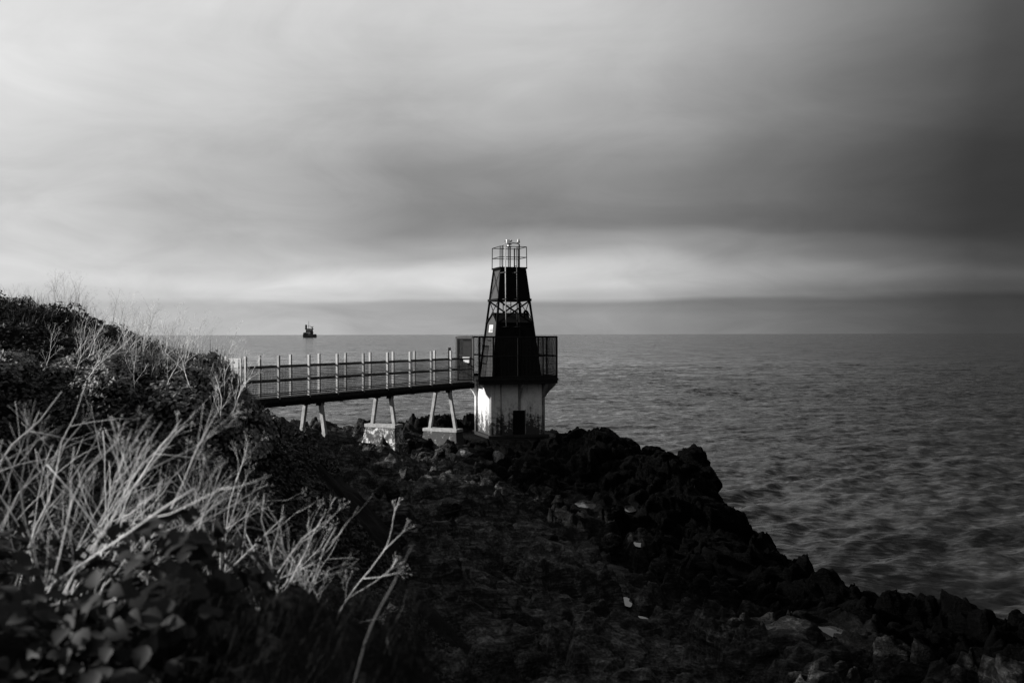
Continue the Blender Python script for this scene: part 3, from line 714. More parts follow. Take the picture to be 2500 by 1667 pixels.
    MB().tube([(0, 0, ZT + 1.05), (0, 0, ZT + 1.075)], 0.13, 12).tube([(0, 0, ZT + 1.16), (0, 0, ZT + 1.18)], 0.12, 12).build('mast_plate', M['black_paint'], mast)
    lamp = MB().tube([(-0.02, 0, ZT + 1.075), (-0.02, 0, ZT + 1.16)], 0.07, 12).box((-0.07, 0, ZT + 1.31), (0.15, 0.15, 0.16)).tube([(-0.05, 0, ZT + 1.18), (-0.05, 0, ZT + 1.24)], [0.06, 0.08], 10).build('lamp_housing', M['white_paint'], L0, bevel=0.004)
    MB().tube([(0.06, -0.1, ZT + 1.33), (0.06, 0.1, ZT + 1.33)], 0.055, 12).build('lamp_lens', M['galv'], lamp, smooth=True)
    MB().beam((-0.19, 0, ZT + 1.22), (-0.19, 0, ZT + 1.36), 0.035, 0.05, (0, 1, 0)).build('lamp_bracket', M['black_paint'], lamp)
    MB().tube([(0.0, 0, ZT + 1.21), (0.2, -0.03, ZT + 1.235), (0.38, -0.08, ZT + 1.215), (0.47, -0.1, ZT + 1.17)], 0.022, 6).build('lamp_arm', M['black_paint'], L0, smooth=True)
    MB().beam((0.46, -0.1, ZT), (0.46, -0.1, ZT + 1.18), 0.05, 0.05, (0, 1, 0)).build('arm_post', M['black_paint'], L0)
    bc = MB().tube([(0.39, -0.1, ZT + 0.93), (0.39, -0.1, ZT + 1.09)], 0.065, 12).build('beacon_body', M['white_paint'], L0, smooth=True)
    MB().tube([(0.42, -0.1, ZT + 1.24), (0.42, -0.1, ZT + 1.31), (0.42, -0.1, ZT + 1.40), (0.42, -0.1, ZT + 1.45)], [0.075, 0.07, 0.05, 0.012], 12).build('beacon_dome', M['galv'], bc, smooth=True)
    # bent pipes standing on the gallery
    MB().tube([(-0.36, -0.2, ZT + 0.05), (-0.42, -0.2, ZT + 0.15), (-0.42, -0.2, ZT + 0.95), (-0.39, -0.2, ZT + 1.08), (-0.31, -0.2, ZT + 1.12)], 0.022, 6).build('gallery_pipe', M['black_paint'], L0, smooth=True)
    MB().tube([(-0.385, -0.24, ZT + 0.05), (-0.385, -0.24, ZT + 0.98)], 0.012, 6).build('gallery_pipe', M['dark_steel'], L0, smooth=True)
    for x, h in ((0.20, 0.98), (0.235, 1.0), (0.33, 1.02)): MB().tube([(x, -0.12, ZT + 0.05), (x, -0.12, ZT + h)], 0.016, 6).build('gallery_pipe', M['dark_steel'], L0, smooth=True)
    MB().tube([(0.13, -0.3, ZT + 0.07), (0.15, -0.3, ZT + 0.14), (0.26, -0.3, ZT + 0.14), (0.27, -0.3, ZT + 0.07)], 0.02, 6).build('cable_loop', M['black_paint'], L0, smooth=True)
    # two aerial poles on stand-off brackets down the near face
    for lx, zb, zt, r, mt in ((-0.47, 4.98, 8.78, 0.026, 'galv'), (0.075, 4.95, 8.62, 0.022, 'rail')):
        yb = -hw(5.0) - 0.10
        po = MB().tube([(lx, yb, zb), (lx - 0.02, yb + 0.02, zt)], r, 8).build('aerial_pole', M[mt], L0, smooth=True)
        for z in (5.0, 6.27, 7.50):
            fy = -hw(z) - 0.01
            MB().tube([(lx - 0.17, fy, z - 0.015), (lx - 0.05, yb - 0.03, z), (lx + 0.05, yb - 0.03, z), (lx + 0.17, fy, z + 0.015)], 0.017, 6).build('pole_bracket', M['rail'], po, smooth=True)
    MB().tube([(-0.47, -hw(5.0) - 0.08, 8.78), (-0.49, -hw(5.0) - 0.06, 8.86), (-0.54, -hw(5.0), 8.80), (-0.55, -hw(5.0) + 0.05, 8.6)], 0.013, 6).build('pole_crook', M['galv'], L0, smooth=True)
    MB().beam((0.21, -hw(ZD) - 0.03, ZD), (0.21, -hw(ZT) - 0.03, ZT), 0.04, 0.05, (0, 1, 0)).build('cable_conduit', M['dark_steel'], L0)
    # inside ladder seen through the lattice
    for x in (-0.26, 0.12): MB().beam((x, 0.15, 5.4), (x, 0.15, 7.6), 0.03, 0.05, (0, 1, 0)).build('ladder_stile', M['black_paint'], L0)
    for z in (5.72, 6.02): MB().tube([(-0.26, 0.15, z), (0.12, 0.15, z)], 0.012, 6).build('ladder_rung', M['black_paint'], L0)
    # swan-necked vent on the roof's right end
    MB().tube([(0.62, -0.35, 5.25), (0.60, -0.35, 5.60), (0.63, -0.35, 5.72), (0.70, -0.35, 5.76), (0.77, -0.35, 5.70), (0.86, -0.4, 5.48), (0.97, -0.45, 5.24)], 0.05, 8).build('swan_neck_vent', M['black_paint'], L0, smooth=True)
    MB().tube([(0.80, -0.47, 5.56), (0.98, -0.52, 5.22)], 0.013, 6).build('vent_stay', M['galv'], L0, smooth=True)
    # safety cage round the deck
    zc = 2.65; zt = 4.56; c = H - 0.04
    corners = {'nl': (ox - c, -0.05 - c), 'nr': (ox + c, -0.05 - c), 'fr': (ox + c, -0.05 + c), 'fl': (ox - c, -0.05 + c)}
    def post(x, y, w=0.07): return MB().box((x, y, (zc + zt) / 2), (w, w, zt - zc)).build('cage_post', M['dark_steel'], L0)
    def mesh_panel(a, b, z1, z2, pitch=0.062, r=0.006):
        a = Vector((a[0], a[1], 0)); b = Vector((b[0], b[1], 0)); n = max(1, int((b - a).length / pitch)); mb = MB()
        for i in range(n + 1):
            p = a.lerp(b, i / n); mb.beam(p + Vector((0, 0, z1)), p + Vector((0, 0, z2)), 2 * r, 2 * r, (0, 1, 0))
        k = int((z2 - z1) / pitch)
        for i in range(k + 1):
            z = z1 + (z2 - z1) * i / k; mb.beam(a + Vector((0, 0, z)), b + Vector((0, 0, z)), 2 * r, 2 * r)
        return mb.build('wire_mesh', M['cage_wire'], L0)
    def side(a, b, fr):
        a = Vector(a); b = Vector(b); pts = [a.lerp(b, t) for t in fr]
        for p, q in zip(pts[:-1], pts[1:]):
            mesh_panel(p, q, zc + 0.12, zt - 0.05)
        for h, w in ((zt - 0.03, 0.08), (zc + 0.09, 0.07), (zc + 1.02, 0.05)): MB().beam((a[0], a[1], h), (b[0], b[1], h), 0.05, w).build('cage_rail', M['dark_steel'], L0)
        for p in pts[1:-1]: post(p[0], p[1], 0.065)
        MB().beam((a[0], a[1], zc + 0.03), (b[0], b[1], zc + 0.03), 0.03, 0.16).build('toe_board', M['dark_steel'], L0)
    for k in corners: post(*corners[k], 0.08)
    side(corners['nl'], corners['nr'], (0, 0.18, 0.5, 0.82, 1)); side(corners['nr'], corners['fr'], (0, 0.36, 0.7, 1)); side(corners['fr'], corners['fl'], (0, 0.33, 0.66, 1)); side((corners['fl'][0], 0.55), corners['fl'], (0, 1))
    post(ox - c, 0.55)
    return L0
LH = build_lighthouse()

# ------------------------------------------------------------------ footbridge
TH = 1.0773; BAY = 1.54824; BW = 0.7844
BR_ORG = Vector((-7.7746, 33.0759, EYE - 2.1))
def bridge_pt(s, t, z): # along, across (0 near rail, BW far rail), up from deck
    return BR_ORG + Vector((math.cos(TH) * s - math.sin(TH) * t, math.sin(TH) * s + math.cos(TH) * t, z))
def build_bridge():
    R = empty('footbridge', BR_ORG, TH)
    tag(R, 'narrow level footbridge with wire mesh railings leading to the lighthouse', 'footbridge')
    s0, s1 = -1.35 * BAY, 8.25 * BAY
    # deck boards, each one
    n = int((s1 - s0) / 0.155); proto = None
    for i in range(n):
        if proto is None:
            o = MB().box((0, 0, 0), (0.145, BW + 0.10, 0.04)).build('deck_board', M['timber'], R, bevel=0.004); proto = o
        else:
            o = proto.copy(); C.objects.link(o); o.parent = R
        o.location = (s0 + 0.08 + i * 0.155, BW / 2, -0.022 + rng.uniform(-0.003, 0.003))
    for t in (-0.005, BW + 0.005):
        MB().beam((s0, t, -0.17), (s1, t, -0.17), 0.12, 0.23).build('deck_beam', M['dark_steel'], R)
    for i in range(10):
        s = (i - 1) * BAY + 0.4
        MB().beam((s, 0.06, -0.26), (s, BW - 0.06, -0.26), 0.08, 0.12).build('cross_bearer', M['dark_steel'], R)
    for i in range(-1, 8):
        a, b = i * BAY + 0.05, (i + 1) * BAY - 0.05
        MB().beam((a, -0.075, -0.06), (b, -0.075, -0.06), 0.025, 0.16).build('kick_board', M['timber'], R)
    for row, (t, off) in enumerate(((-0.02, -1), (BW + 0.02, 1))):
        for i in range(-1, 8):
            MB().box((i * BAY, t, 0.62), (0.072, 0.085, 1.58)).build('railing_post', M['galv'] if i % 3 else M['leg_concrete'], R, bevel=0.004)
        tt = t + 0.052 * (1 if row else -1) * -1
        for h, w in ((1.03, 0.058), (0.56, 0.036), (0.10, 0.035)):
            MB().beam((-1 * BAY, tt, h), (8.2 * BAY, tt, h), 0.03, w).build('handrail' if h > 1 else 'railing_bar', M['rail'], R)
        for i in range(-1, 8):
            a, b = i * BAY + 0.04, (i + 1) * BAY - 0.04
            if i == 7: b = 8.15 * BAY
            for z1, z2 in ((0.12, 0.54), (0.58, 0.99)):
                mb = MB(); k = int((b - a) / 0.07)
                for j in range(k + 1): mb.beam((a + (b - a) * j / k, tt, z1), (a + (b - a) * j / k, tt, z2), 0.007, 0.007, (0, 1, 0))
                for j in range(8): mb.beam((a, tt, z1 + (z2 - z1) * j / 7), (b, tt, z1 + (z2 - z1) * j / 7), 0.008, 0.008)
                mb.build('wire_mesh', M['wire'], R)
    # gate frame at the landward end
    s = -BAY - 0.06
    for t in (0.12, BW - 0.12): MB().box((s, t, 0.68), (0.05, 0.05, 1.36)).build('gate_stile', M['galv'], R)
    for h in (0.06, 0.75, 1.33): MB().beam((s, 0.12, h), (s, BW - 0.12, h), 0.04, 0.04).build('gate_bar', M['galv'], R)
    mb = MB()
    for j in range(10): mb.beam((s, 0.15 + j * 0.054, 0.08), (s, 0.15 + j * 0.054, 0.73), 0.006, 0.006, (0, 1, 0))
    for j in range(11): mb.beam((s, 0.14, 0.08 + j * 0.065), (s, BW - 0.14, 0.08 + j * 0.065), 0.006, 0.006)
    mb.build('wire_mesh', M['wire'], R)
    MB().box((s, 0.2, 0.72), (0.08, 0.12, 0.14)).build('gate_lock', M['dark_steel'], R)
    # tall door frame at the lighthouse end
    s = 8.2 * BAY
    for t in (-0.03, BW + 0.03): MB().box((s, t, 1.0), (0.07, 0.08, 2.0)).build('door_post', M['rail'], R)
    MB().beam((s, -0.07, 1.96), (s, BW + 0.07, 1.96), 0.07, 0.09).build('door_head', M['rail'], R)
    MB().beam((s - 0.62, BW + 0.03, 0), (s - 0.62, BW + 0.03, 1.52), 0.10, 0.08, (0, 1, 0)).build('door_side_post', M['dark_steel'], R)
    dl = MB().beam((s, 0.05, 0.06), (s, BW - 0.05, 0.06), 0.04, 0.06).beam((s, 0.05, 1.88), (s, BW - 0.05, 1.88), 0.04, 0.06).beam((s, 0.05, 0.95), (s, BW - 0.05, 0.95), 0.035, 0.10).beam((s, 0.05, 0.03), (s, 0.05, 1.91), 0.045, 0.045, (0, 1, 0)).beam((s, BW - 0.05, 0.03), (s, BW - 0.05, 1.91), 0.045, 0.045, (0, 1, 0)).build('cage_door', M['dark_steel'], R)
    mb = MB()
    for j in range(12): mb.beam((s, 0.08 + j * 0.057, 0.08), (s, 0.08 + j * 0.057, 1.86), 0.008, 0.008, (0, 1, 0))
    for j in range(32): mb.beam((s, 0.06, 0.08 + j * 0.0574), (s, BW - 0.06, 0.08 + j * 0.0574), 0.008, 0.008)
    mb.build('door_mesh', M['wire'], dl)
    MB().box((s + 0.06, 0.30, 1.0), (0.02, 0.40, 1.72)).build('door_sheet', M['lit_side_paint'], dl)
    # deck edge joining the lighthouse platform
    return R
BR = build_bridge()

def sign_on_gate():
    p = bridge_pt(-BAY - 0.10, BW / 2 - 0.02, 1.10)
    o = empty('warning_sign', p, TH); tag(o, 'white warning sign on the landward gate of the footbridge', 'sign')
    MB().box((0, 0, 0), (0.012, 0.36, 0.46)).build('sign_plate', M['sign_white'], o)
    MB().tube([(-0.008, 0, 0.12), (-0.011, 0, 0.12)], 0.035, 12).build('pictogram', M['sign_dark'], o)
    for z in (-0.07, -0.16): MB().box((-0.008, 0, z), (0.004, 0.28, 0.06)).build('print_block', M['sign_ink'], o)
sign_on_gate()
def sign_on_door():
    p = bridge_pt(8.2 * BAY - 0.05, 0.30, 0.98)
    o = empty('door_plaque', p, TH); tag(o, 'small white plaque in two strips on the cage door at the lighthouse', 'sign')
    MB().box((0, 0, 0.06), (0.012, 0.36, 0.12)).build('plaque_strip', M['sign_white'], o)
    MB().box((0, -0.01, -0.08), (0.012, 0.30, 0.12)).build('plaque_strip', M['white_paint'], o)
sign_on_door()
def notice_on_tower():
    o = empty('notice_board', LH.location, PHI); tag(o, 'white notice on the left wall of the black lighthouse tower', 'sign')
    z1, z2 = 4.74, 5.10; hw = lambda z: (1.165 + 0.2226 * (3.05 - (z - 4.65))) / 2
    def quad(y1, y2, za, zb, off, name, mat):
        v = [(-hw(z) - off - e, y, z) for e in (0, 0.01) for y, z in ((y1, za), (y2, za), (y2, zb), (y1, zb))]
        MB().add(v, [(0, 1, 2, 3), (7, 6, 5, 4), (0, 4, 5, 1), (1, 5, 6, 2), (2, 6, 7, 3), (3, 7, 4, 0)]).build(name, mat, o)
    quad(-0.24, 0.40, z1, z2, -0.02, 'notice_plate', M['sign_white'])
    quad(-0.17, 0.20, z1 + 0.05, z1 + 0.17, -0.006, 'print_block', M['sign_ink'])
notice_on_tower()

# ------------------------------------------------------------------ bridge supports
def trestle(i, zb, spread, plinth, label, pm='plinth', ph=0.6):
    o = empty('bridge_support', bridge_pt(i * BAY, 0, 0), TH); tag(o, label, 'bridge support', 'supports under the footbridge')
    c = BW / 2
    for sgn, top, bot in ((-1, 0.06, c - spread / 2), (1, BW - 0.06, c + spread / 2)):
        MB().beam((0, top, -0.26), (0, bot, zb), 0.135, 0.13, (1, 0, 0)).build('support_leg', M['leg_concrete'], o, bevel=0.01)
        MB().box((0, top - 0.02 * sgn, -0.33), (0.26, 0.18, 0.12)).build('leg_cap', M['dark_steel'], o, bevel=0.01)
    if plinth:
        MB().box((0, c, zb - 0.04), (0.55, spread + 0.42, 0.13)).build('sill', M['leg_concrete'], o, bevel=0.015)
        a, b = spread / 2 + 0.17, spread / 2 + 0.27; z1, z2 = zb - 0.11, zb - 0.11 - ph
        v = [(-0.25, c - a, z1), (0.25, c - a, z1), (0.25, c + a, z1), (-0.25, c + a, z1), (-0.36, c - b, z2), (0.36, c - b, z2), (0.36, c + b, z2), (-0.36, c + b, z2)]
        MB().add(v, [(0, 1, 2, 3), (7, 6, 5, 4), (0, 4, 5, 1), (1, 5, 6, 2), (2, 6, 7, 3), (3, 7, 4, 0)]).build('plinth', M[pm], o, bevel=0.015)
        MB().box((0, c, z2 - 0.25), (0.9, 2 * b + 0.12, 0.5)).build('plinth_step', M[pm], o, bevel=0.02)
    else:
        MB().beam((0, c - spread / 2, zb + 0.25), (0, c + spread / 2, zb + 0.25), 0.12, 0.05).build('tie_bar', M['leg_concrete'], o)
trestle(1.46, -1.62, 1.12, False, 'splayed concrete bridge support nearest the grassy bank, standing on bare rock')
trestle(4.2, -1.42, 1.05, True, 'middle splayed bridge support on a plinth with peeling white plaster')
trestle(7.0, -1.96, 1.30, True, 'splayed bridge support beside the lighthouse on a low dark plinth', 'plinth_dark')

# long smooth pipe over the rocks towards the lighthouse foot
def pipe():
    q = [(985, 1113, 38.6), (1040, 1104, 39.2), (1100, 1094, 40.0), (1160, 1084, 41.0), (1210, 1074, 42.0), (1245, 1066, 42.9), (1262, 1064, 43.6), (1272, 1070, 44.2)]
    pts = [P(*a) for a in q]
    # ease the corners
    for _ in range(2):
        n = [pts[0]]
        for a, b in zip(pts[:-1], pts[1:]): n += [a.lerp(b, 0.25), a.lerp(b, 0.75)]
        pts = n + [pts[-1]]
    hx = np.array([p.x for p in pts]); hy = np.array([p.y for p in pts])
    gz = sum(rock_height(hx + dx, hy + dy) for dx in (-0.3, 0, 0.3) for dy in (-0.3, 0, 0.3)) / 9
    kz = np.ones(7) / 7; gz = np.convolve(np.pad(gz, 3, 'edge'), kz, 'valid')
    pts = [Vector((p.x, p.y, max(p.z - 0.25, z + 0.08) if p.z - z < 0.35 else z + 0.10)) for p, z in zip(pts, gz)]
    o = MB().tube(pts, [0.12 + 0.10 * min(1, i / 8) for i in range(len(pts))], 12).build('concrete_pipe', M['pipe'], None, smooth=True)
    tag(o, 'long smooth dark pipe lying over the rocks towards the lighthouse base', 'pipe')
pipe()

# ------------------------------------------------------------------ ship on the horizon
def ship():
    p = P(754.5, 816, 3300); o = empty('ship', (p.x, p.y, 0), 0); tag(o, 'dark work ship with mast and derricks far out on the horizon', 'ship')
    k = 1.52
    o.scale = (0.95, 1, 1.22)
    def bx(x0, x1, z0, z1, y0, y1, name, mat, par=o): return MB().box(((x0 + x1) / 2 * k, (y0 + y1) / 2, (z0 + z1) / 2 * k), ((x1 - x0) * k, y1 - y0, (z1 - z0) * k)).build(name, mat, par)
    # hull seen three-quarters on: profile swept in depth
    pr = [(-12.5, -2), (12.6, -2), (13.2, 3), (12.4, 6.3), (9, 5.6), (6, 4.6), (-7, 4.6), (-9.5, 6.6), (-13, 7.2), (-13.2, 3)]
    hull = MB().prism([Vector((a * k, 0, b * k)) for a, b in pr], (0, -7, 0), (0, 34, 0)).build('hull', M['ship_dark'], o, bevel=0.4)
    bx(-13, -8, 6.5, 9.2, 0, 12, 'forecastle', M['ship_dark']); bx(-8.5, -3, 4.5, 8.2, 2, 14, 'deck_house', M['ship_dark'])
    bx(-3, 2, 4.5, 8.0, 4, 16, 'deck_house', M['ship_grey']); bx(2.2, 6.5, 4.5, 10.8, 6, 20, 'deck_house', M['ship_dark']); bx(-9.5, 4, 8.4, 14.4, 14, 24, 'wheelhouse', M['ship_grey'])
    bx(-11, 7, 14.6, 16.2, 12, 26, 'bridge_roof', M['ship_dark']); bx(-10.6, -6.6, 16, 23, 12.5, 15.5, 'radar_mast', M['ship_dark'])
    for x, z in ((-8, 12.8), (2, 10.5)): bx(x - 1.2, x + 1.2, z - 1.2, z + 1.2, 12, 13.6, 'window', M['ship_dark'])
    MB().tube([(-3 * k, 18, 16 * k), (-3 * k, 18, 29.5 * k)], [1.0, 0.55], 6).build('mast', M['ship_dark'], o)
    MB().beam((-4.6 * k, 18, 21 * k), (-1.4 * k, 18, 21 * k), 0.7, 0.8).build('mast_yard', M['ship_dark'], o)
    MB().prism([Vector((a * k, 0, b * k)) for a, b in ((-10.5, 23.5), (-6.3, 20.6), (-7.6, 20), (-7.8, 16), (-9.3, 16), (-9.2, 19.3), (-10.6, 20.3))], (0, 13, 0), (0, 15, 0)).build('derrick', M['ship_dark'], o)
    MB().beam((7.2 * k, 12, 4 * k), (5.5 * k, 12, 19 * k), 3.0, 3.2, (0, 1, 0)).build('crane_tower', M['ship_dark'], o)
    MB().beam((5.2 * k, 12, 13.5 * k), (8.4 * k, 12, 8.5 * k), 1.6, 1.6, (0, 1, 0)).build('crane_strut', M['ship_dark'], o)
    MB().beam((2.0 * k, 12, 19 * k), (8.8 * k, 12, 19.6 * k), 1.0, 2.4, (0, 1, 0)).beam((3.2 * k, 12, 18 * k), (1.6 * k, 12, 21 * k), 1.2, 1.6, (0, 1, 0)).build('crane_jib', M['ship_dark'], o)
ship()
# ------------------------------------------------------------------ bramble thicket and grass on the bank
def leaf_cloud(pos, nrm, size, name, mat, seed, droop=0.25, slim=0.33):
    """many small folded leaves: base, two flanks, tip and a midrib point"""
    r = np.random.default_rng(seed); n = len(pos)
    a = r.normal(size=(n, 3)); nrm = nrm / np.linalg.norm(nrm, axis=1, keepdims=True)
    d = a - nrm * (a * nrm).sum(1, keepdims=True); d /= np.linalg.norm(d, axis=1, keepdims=True)
    s = np.cross(nrm, d); l = size[:, None]
    base = pos; mid = pos + d * l * 0.5 + nrm * l * 0.02; tip = pos + d * l - nrm * l * droop
    L = mid + s * l * slim + nrm * l * 0.10 - d * l * 0.06; R = mid - s * l * slim + nrm * l * 0.10 - d * l * 0.06
    co = np.stack([base, L, tip, R, mid], 1).reshape(-1, 3)
    i = np.arange(n)[:, None] * 5
    f = np.concatenate([i + np.array([[0, 4, 1]]), i + np.array([[1, 4, 2]]), i + np.array([[4, 3, 2]]), i + np.array([[0, 3, 4]])])
    return np_mesh(name, co, f, mat, False)

def blades(pos, length, lean, name, mat, seed, width=0.006, spread=1.0):
    r = np.random.default_rng(seed); n = len(pos)
    a = r.uniform(0, 6.283, n); d = np.stack([np.cos(a), np.sin(a), a * 0], 1) * r.uniform(0.2, 1.0, n)[:, None] * spread + np.array(lean) * r.uniform(0.5, 1.3, n)[:, None]
    s = np.stack([-np.sin(a), np.cos(a), a * 0], 1) * width; l = length[:, None]; up = np.array([0, 0, 1.0])
    p1 = pos + up * l * 0.5 + d * l * 0.18; p2 = pos + up * l * 0.78 + d * l * 0.55
    co = np.stack([pos - s, pos + s, p1 - s * 0.8, p1 + s * 0.8, p2], 1).reshape(-1, 3)
    i = np.arange(n)[:, None] * 5
    f = np.concatenate([i + np.array([[0, 1, 3]]), i + np.array([[0, 3, 2]]), i + np.array([[2, 3, 4]])])
    return np_mesh(name, co, f, mat, False)

def clump(x, y):
    f1, f2, c = worley(x / 0.95 + 0.4 * fbm(x, y, x * 0, 2, 5), y / 0.95, 77)
    return 0.35 * np.clip(0.8 - f1, 0, 1) * (0.4 + c) + 0.06 * fbm(x * 2.4, y * 2.4, x * 0, 3, 6) + 0.02

def scatter(n, x0, x1, y0, y1, seed, smin, smax, keep=None):
    r = np.random.default_rng(seed); x = r.uniform(x0, x1, n); y = r.uniform(y0, y1, n)
    if keep is not None: k = keep(x, y); x, y = x[k], y[k]
    b = bank_height(x, y); c = clump(x, y); e = 0.05
    z = b + np.maximum(c, 0.0) * r.uniform(0.45, 1.05, len(x))
    gx = (bank_height(x + e, y) + clump(x + e, y) - b - c) / e; gy = (bank_height(x, y + e) + clump(x, y + e) - b - c) / e
    nr = np.stack([-gx, -gy, np.ones(len(x))], 1); nr /= np.linalg.norm(nr, axis=1, keepdims=True)
    nr = nr + r.normal(size=nr.shape) * 0.36
    return np.stack([x, y, z], 1), nr, r.uniform(smin, smax, len(x))

px_of = lambda x, y: CX + x / y * FPX
p, nr, sz = scatter(60000, -11, -1.6, 8.6, 17.5, 1, 0.05, 0.10, lambda x, y: px_of(x, y) > -420)
tag(leaf_cloud(p, nr, sz, 'bramble_thicket', M['leaf'], 2), 'dense dark bramble thicket over the near mound of the bank', 'brambles', kind='stuff')
p, nr, sz = scatter(42000, -15, -3.6, 17.5, 29, 3, 0.06, 0.12, lambda x, y: px_of(x, y) > -250)
tag(leaf_cloud(p, nr, sz, 'bramble_thicket', M['leaf'], 4), 'dark bramble thicket over the back hill on the far left', 'brambles', kind='stuff')
p, nr, sz = scatter(26000, -6.2, 0.6, 4.4, 12.5, 5, 0.035, 0.075)
tag(leaf_cloud(p, nr, sz, 'bramble_thicket', M['leaf'], 6), 'dark leafy ground cover on the slope below the near mound', 'ground cover', kind='stuff')
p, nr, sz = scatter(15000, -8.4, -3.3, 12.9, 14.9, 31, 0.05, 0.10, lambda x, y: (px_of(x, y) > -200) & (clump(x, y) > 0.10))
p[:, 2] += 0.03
tag(leaf_cloud(p, nr, sz, 'sunlit_crest_leaves', M['sunlit_leaf'], 32), 'leaves coloured paler as if sunlit along the top of the near mound', 'ground cover', kind='stuff')
r5 = np.random.default_rng(21)
x = r5.uniform(-3.4, 0.9, 60000); y = r5.uniform(4.2, 17, 60000)
tag(blades(np.stack([x, y, bank_height(x, y) - 0.01], 1), r5.uniform(0.05, 0.16, len(x)), (0.15, -0.15, -1.0), 'rough_grass', M['tussock'], 7, 0.0012, 1.4), 'dull rough grass on the right slope of the bank', 'grass', kind='stuff')
# wispy dry grass along the lit crests
x = np.concatenate([r5.uniform(-11, -4.5, 2200), r5.uniform(-5.7, -3.6, 900)]); y = np.concatenate([r5.uniform(20, 25, 2200), r5.uniform(13.4, 15, 900)])
k = px_of(x, y) > -60; x, y = x[k], y[k]
tag(blades(np.stack([x, y, bank_height(x, y) + 0.05 + np.maximum(clump(x, y), 0)], 1) - np.array([0, 0, 0.08]), r5.uniform(0.12, 0.42, len(x)), (0.3, 0, 0), 'dry_grass', M['dry_grass'], 8, 0.0035), 'pale wispy dry grass along the crests of the bank', 'grass', kind='stuff')

# ------------------------------------------------------------------ near bramble bush, leaf by leaf
def leaf_proto(seed):
    r = random.Random(seed); n = 9; v = []; f = []
    curl = r.uniform(0.15, 0.45); fold = r.uniform(0.12, 0.32)
    for i in range(n + 1):
        t = i / n; w = 0.40 * math.sin(math.pi * (t ** 0.72)) * (1 + 0.16 * (i % 2)) + 0.004
        z = -curl * t * t
        v += [(-w, t, z + fold * w * 1.2), (0, t, z), (w, t, z + fold * w * 1.2)]
    for i in range(n):
        a = i * 3; f += [(a, a + 1, a + 4, a + 3), (a + 1, a + 2, a + 5, a + 4)]
    me = bpy.data.meshes.new('leaf'); me.from_pydata(v, [], f)
    for q in me.polygons: q.use_smooth = True
    me.materials.append(M['leaf_near']); return me
LEAF = [leaf_proto(i) for i in range(6)]

def ellipsoid_points(n, c, rad3, seed, zmin=-0.4):
    r = np.random.default_rng(seed); d = r.normal(size=(n * 2, 3)); d /= np.linalg.norm(d, axis=1, keepdims=True); d = d[d[:, 2] > zmin][:n]
    k = 1 + 0.20 * fbm(d[:, 0] * 2.2 + seed, d[:, 1] * 2.2, d[:, 2] * 2.2, 3, seed) ; k = k * r.uniform(0.86, 1.03, len(d))
    return np.array(c) + d * np.array(rad3) * k[:, None], d / np.array(rad3)

def near_bush():
    B = empty('bramble_bush', (-1.45, 2.9, EYE - 1.5)); tag(B, 'broad-leaved bramble bush close to the camera at lower left', 'bush')
    cs = [((-1.75, 3.0, EYE - 1.25), (0.85, 0.75, 0.66), 900), ((-1.02, 3.05, EYE - 1.22), (0.42, 0.55, 0.66), 700), ((-1.25, 2.55, EYE - 1.38), (0.75, 0.6, 0.60), 900), ((-2.3, 2.5, EYE - 1.22), (0.8, 0.8, 0.64), 500), ((-2.55, 1.95, EYE - 1.0), (0.75, 0.6, 0.82), 500)]  # last lobe lies out of view, added to shade the front leaves
    P_, N_ = [], []
    for i, (c, r3, n) in enumerate(cs):
        a, b = ellipsoid_points(n, c, r3, 50 + i); P_.append(a); N_.append(b)
    P_ = np.concatenate(P_); N_ = np.concatenate(N_); N_ /= np.linalg.norm(N_, axis=1, keepdims=True)
    vis = (px_of(P_[:, 0], P_[:, 1]) > -40) & (N_[:, 1] < 0.55)
    order = np.argsort(~vis * 10 - P_[:, 2]); one, rest = order[:300], order[300:]
    loc0 = Vector(B.location)
    for i in one:
        o = bpy.data.objects.new('leaf', LEAF[rng.randrange(6)]); C.objects.link(o); o.parent = B
        nn = Vector(N_[i]) + Vector((rng.gauss(0, .3), rng.gauss(0, .3), rng.gauss(0.15, .3))); nn.normalize()
        d = Vector((rng.gauss(0, 1), rng.gauss(-0.3, 1), rng.gauss(-0.5, 0.6))); d = (d - nn * d.dot(nn)).normalized(); x = d.cross(nn).normalized()
        m = Matrix((x, d, nn)).transposed().to_4x4(); s = rng.uniform(0.04, 0.08)
        o.matrix_local = Matrix.Translation(Vector(P_[i]) - loc0) @ m @ Matrix.Scale(s, 4)
    q = leaf_cloud(P_[rest] - np.array(loc0), N_[rest] + nrng.normal(size=(len(rest), 3)) * 0.35, nrng.uniform(0.05, 0.09, len(rest)), 'leaf_mass', M['leaf_near'], 9, 0.3, 0.36)
    q.parent = B; q['kind'] = 'stuff'
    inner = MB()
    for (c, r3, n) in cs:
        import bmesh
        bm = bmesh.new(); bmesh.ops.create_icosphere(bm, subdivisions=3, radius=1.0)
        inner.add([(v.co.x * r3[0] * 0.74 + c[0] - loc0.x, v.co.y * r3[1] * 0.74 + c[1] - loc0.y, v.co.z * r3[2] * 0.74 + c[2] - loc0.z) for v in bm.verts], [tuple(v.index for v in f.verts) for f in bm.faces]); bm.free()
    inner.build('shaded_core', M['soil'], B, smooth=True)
near_bush()

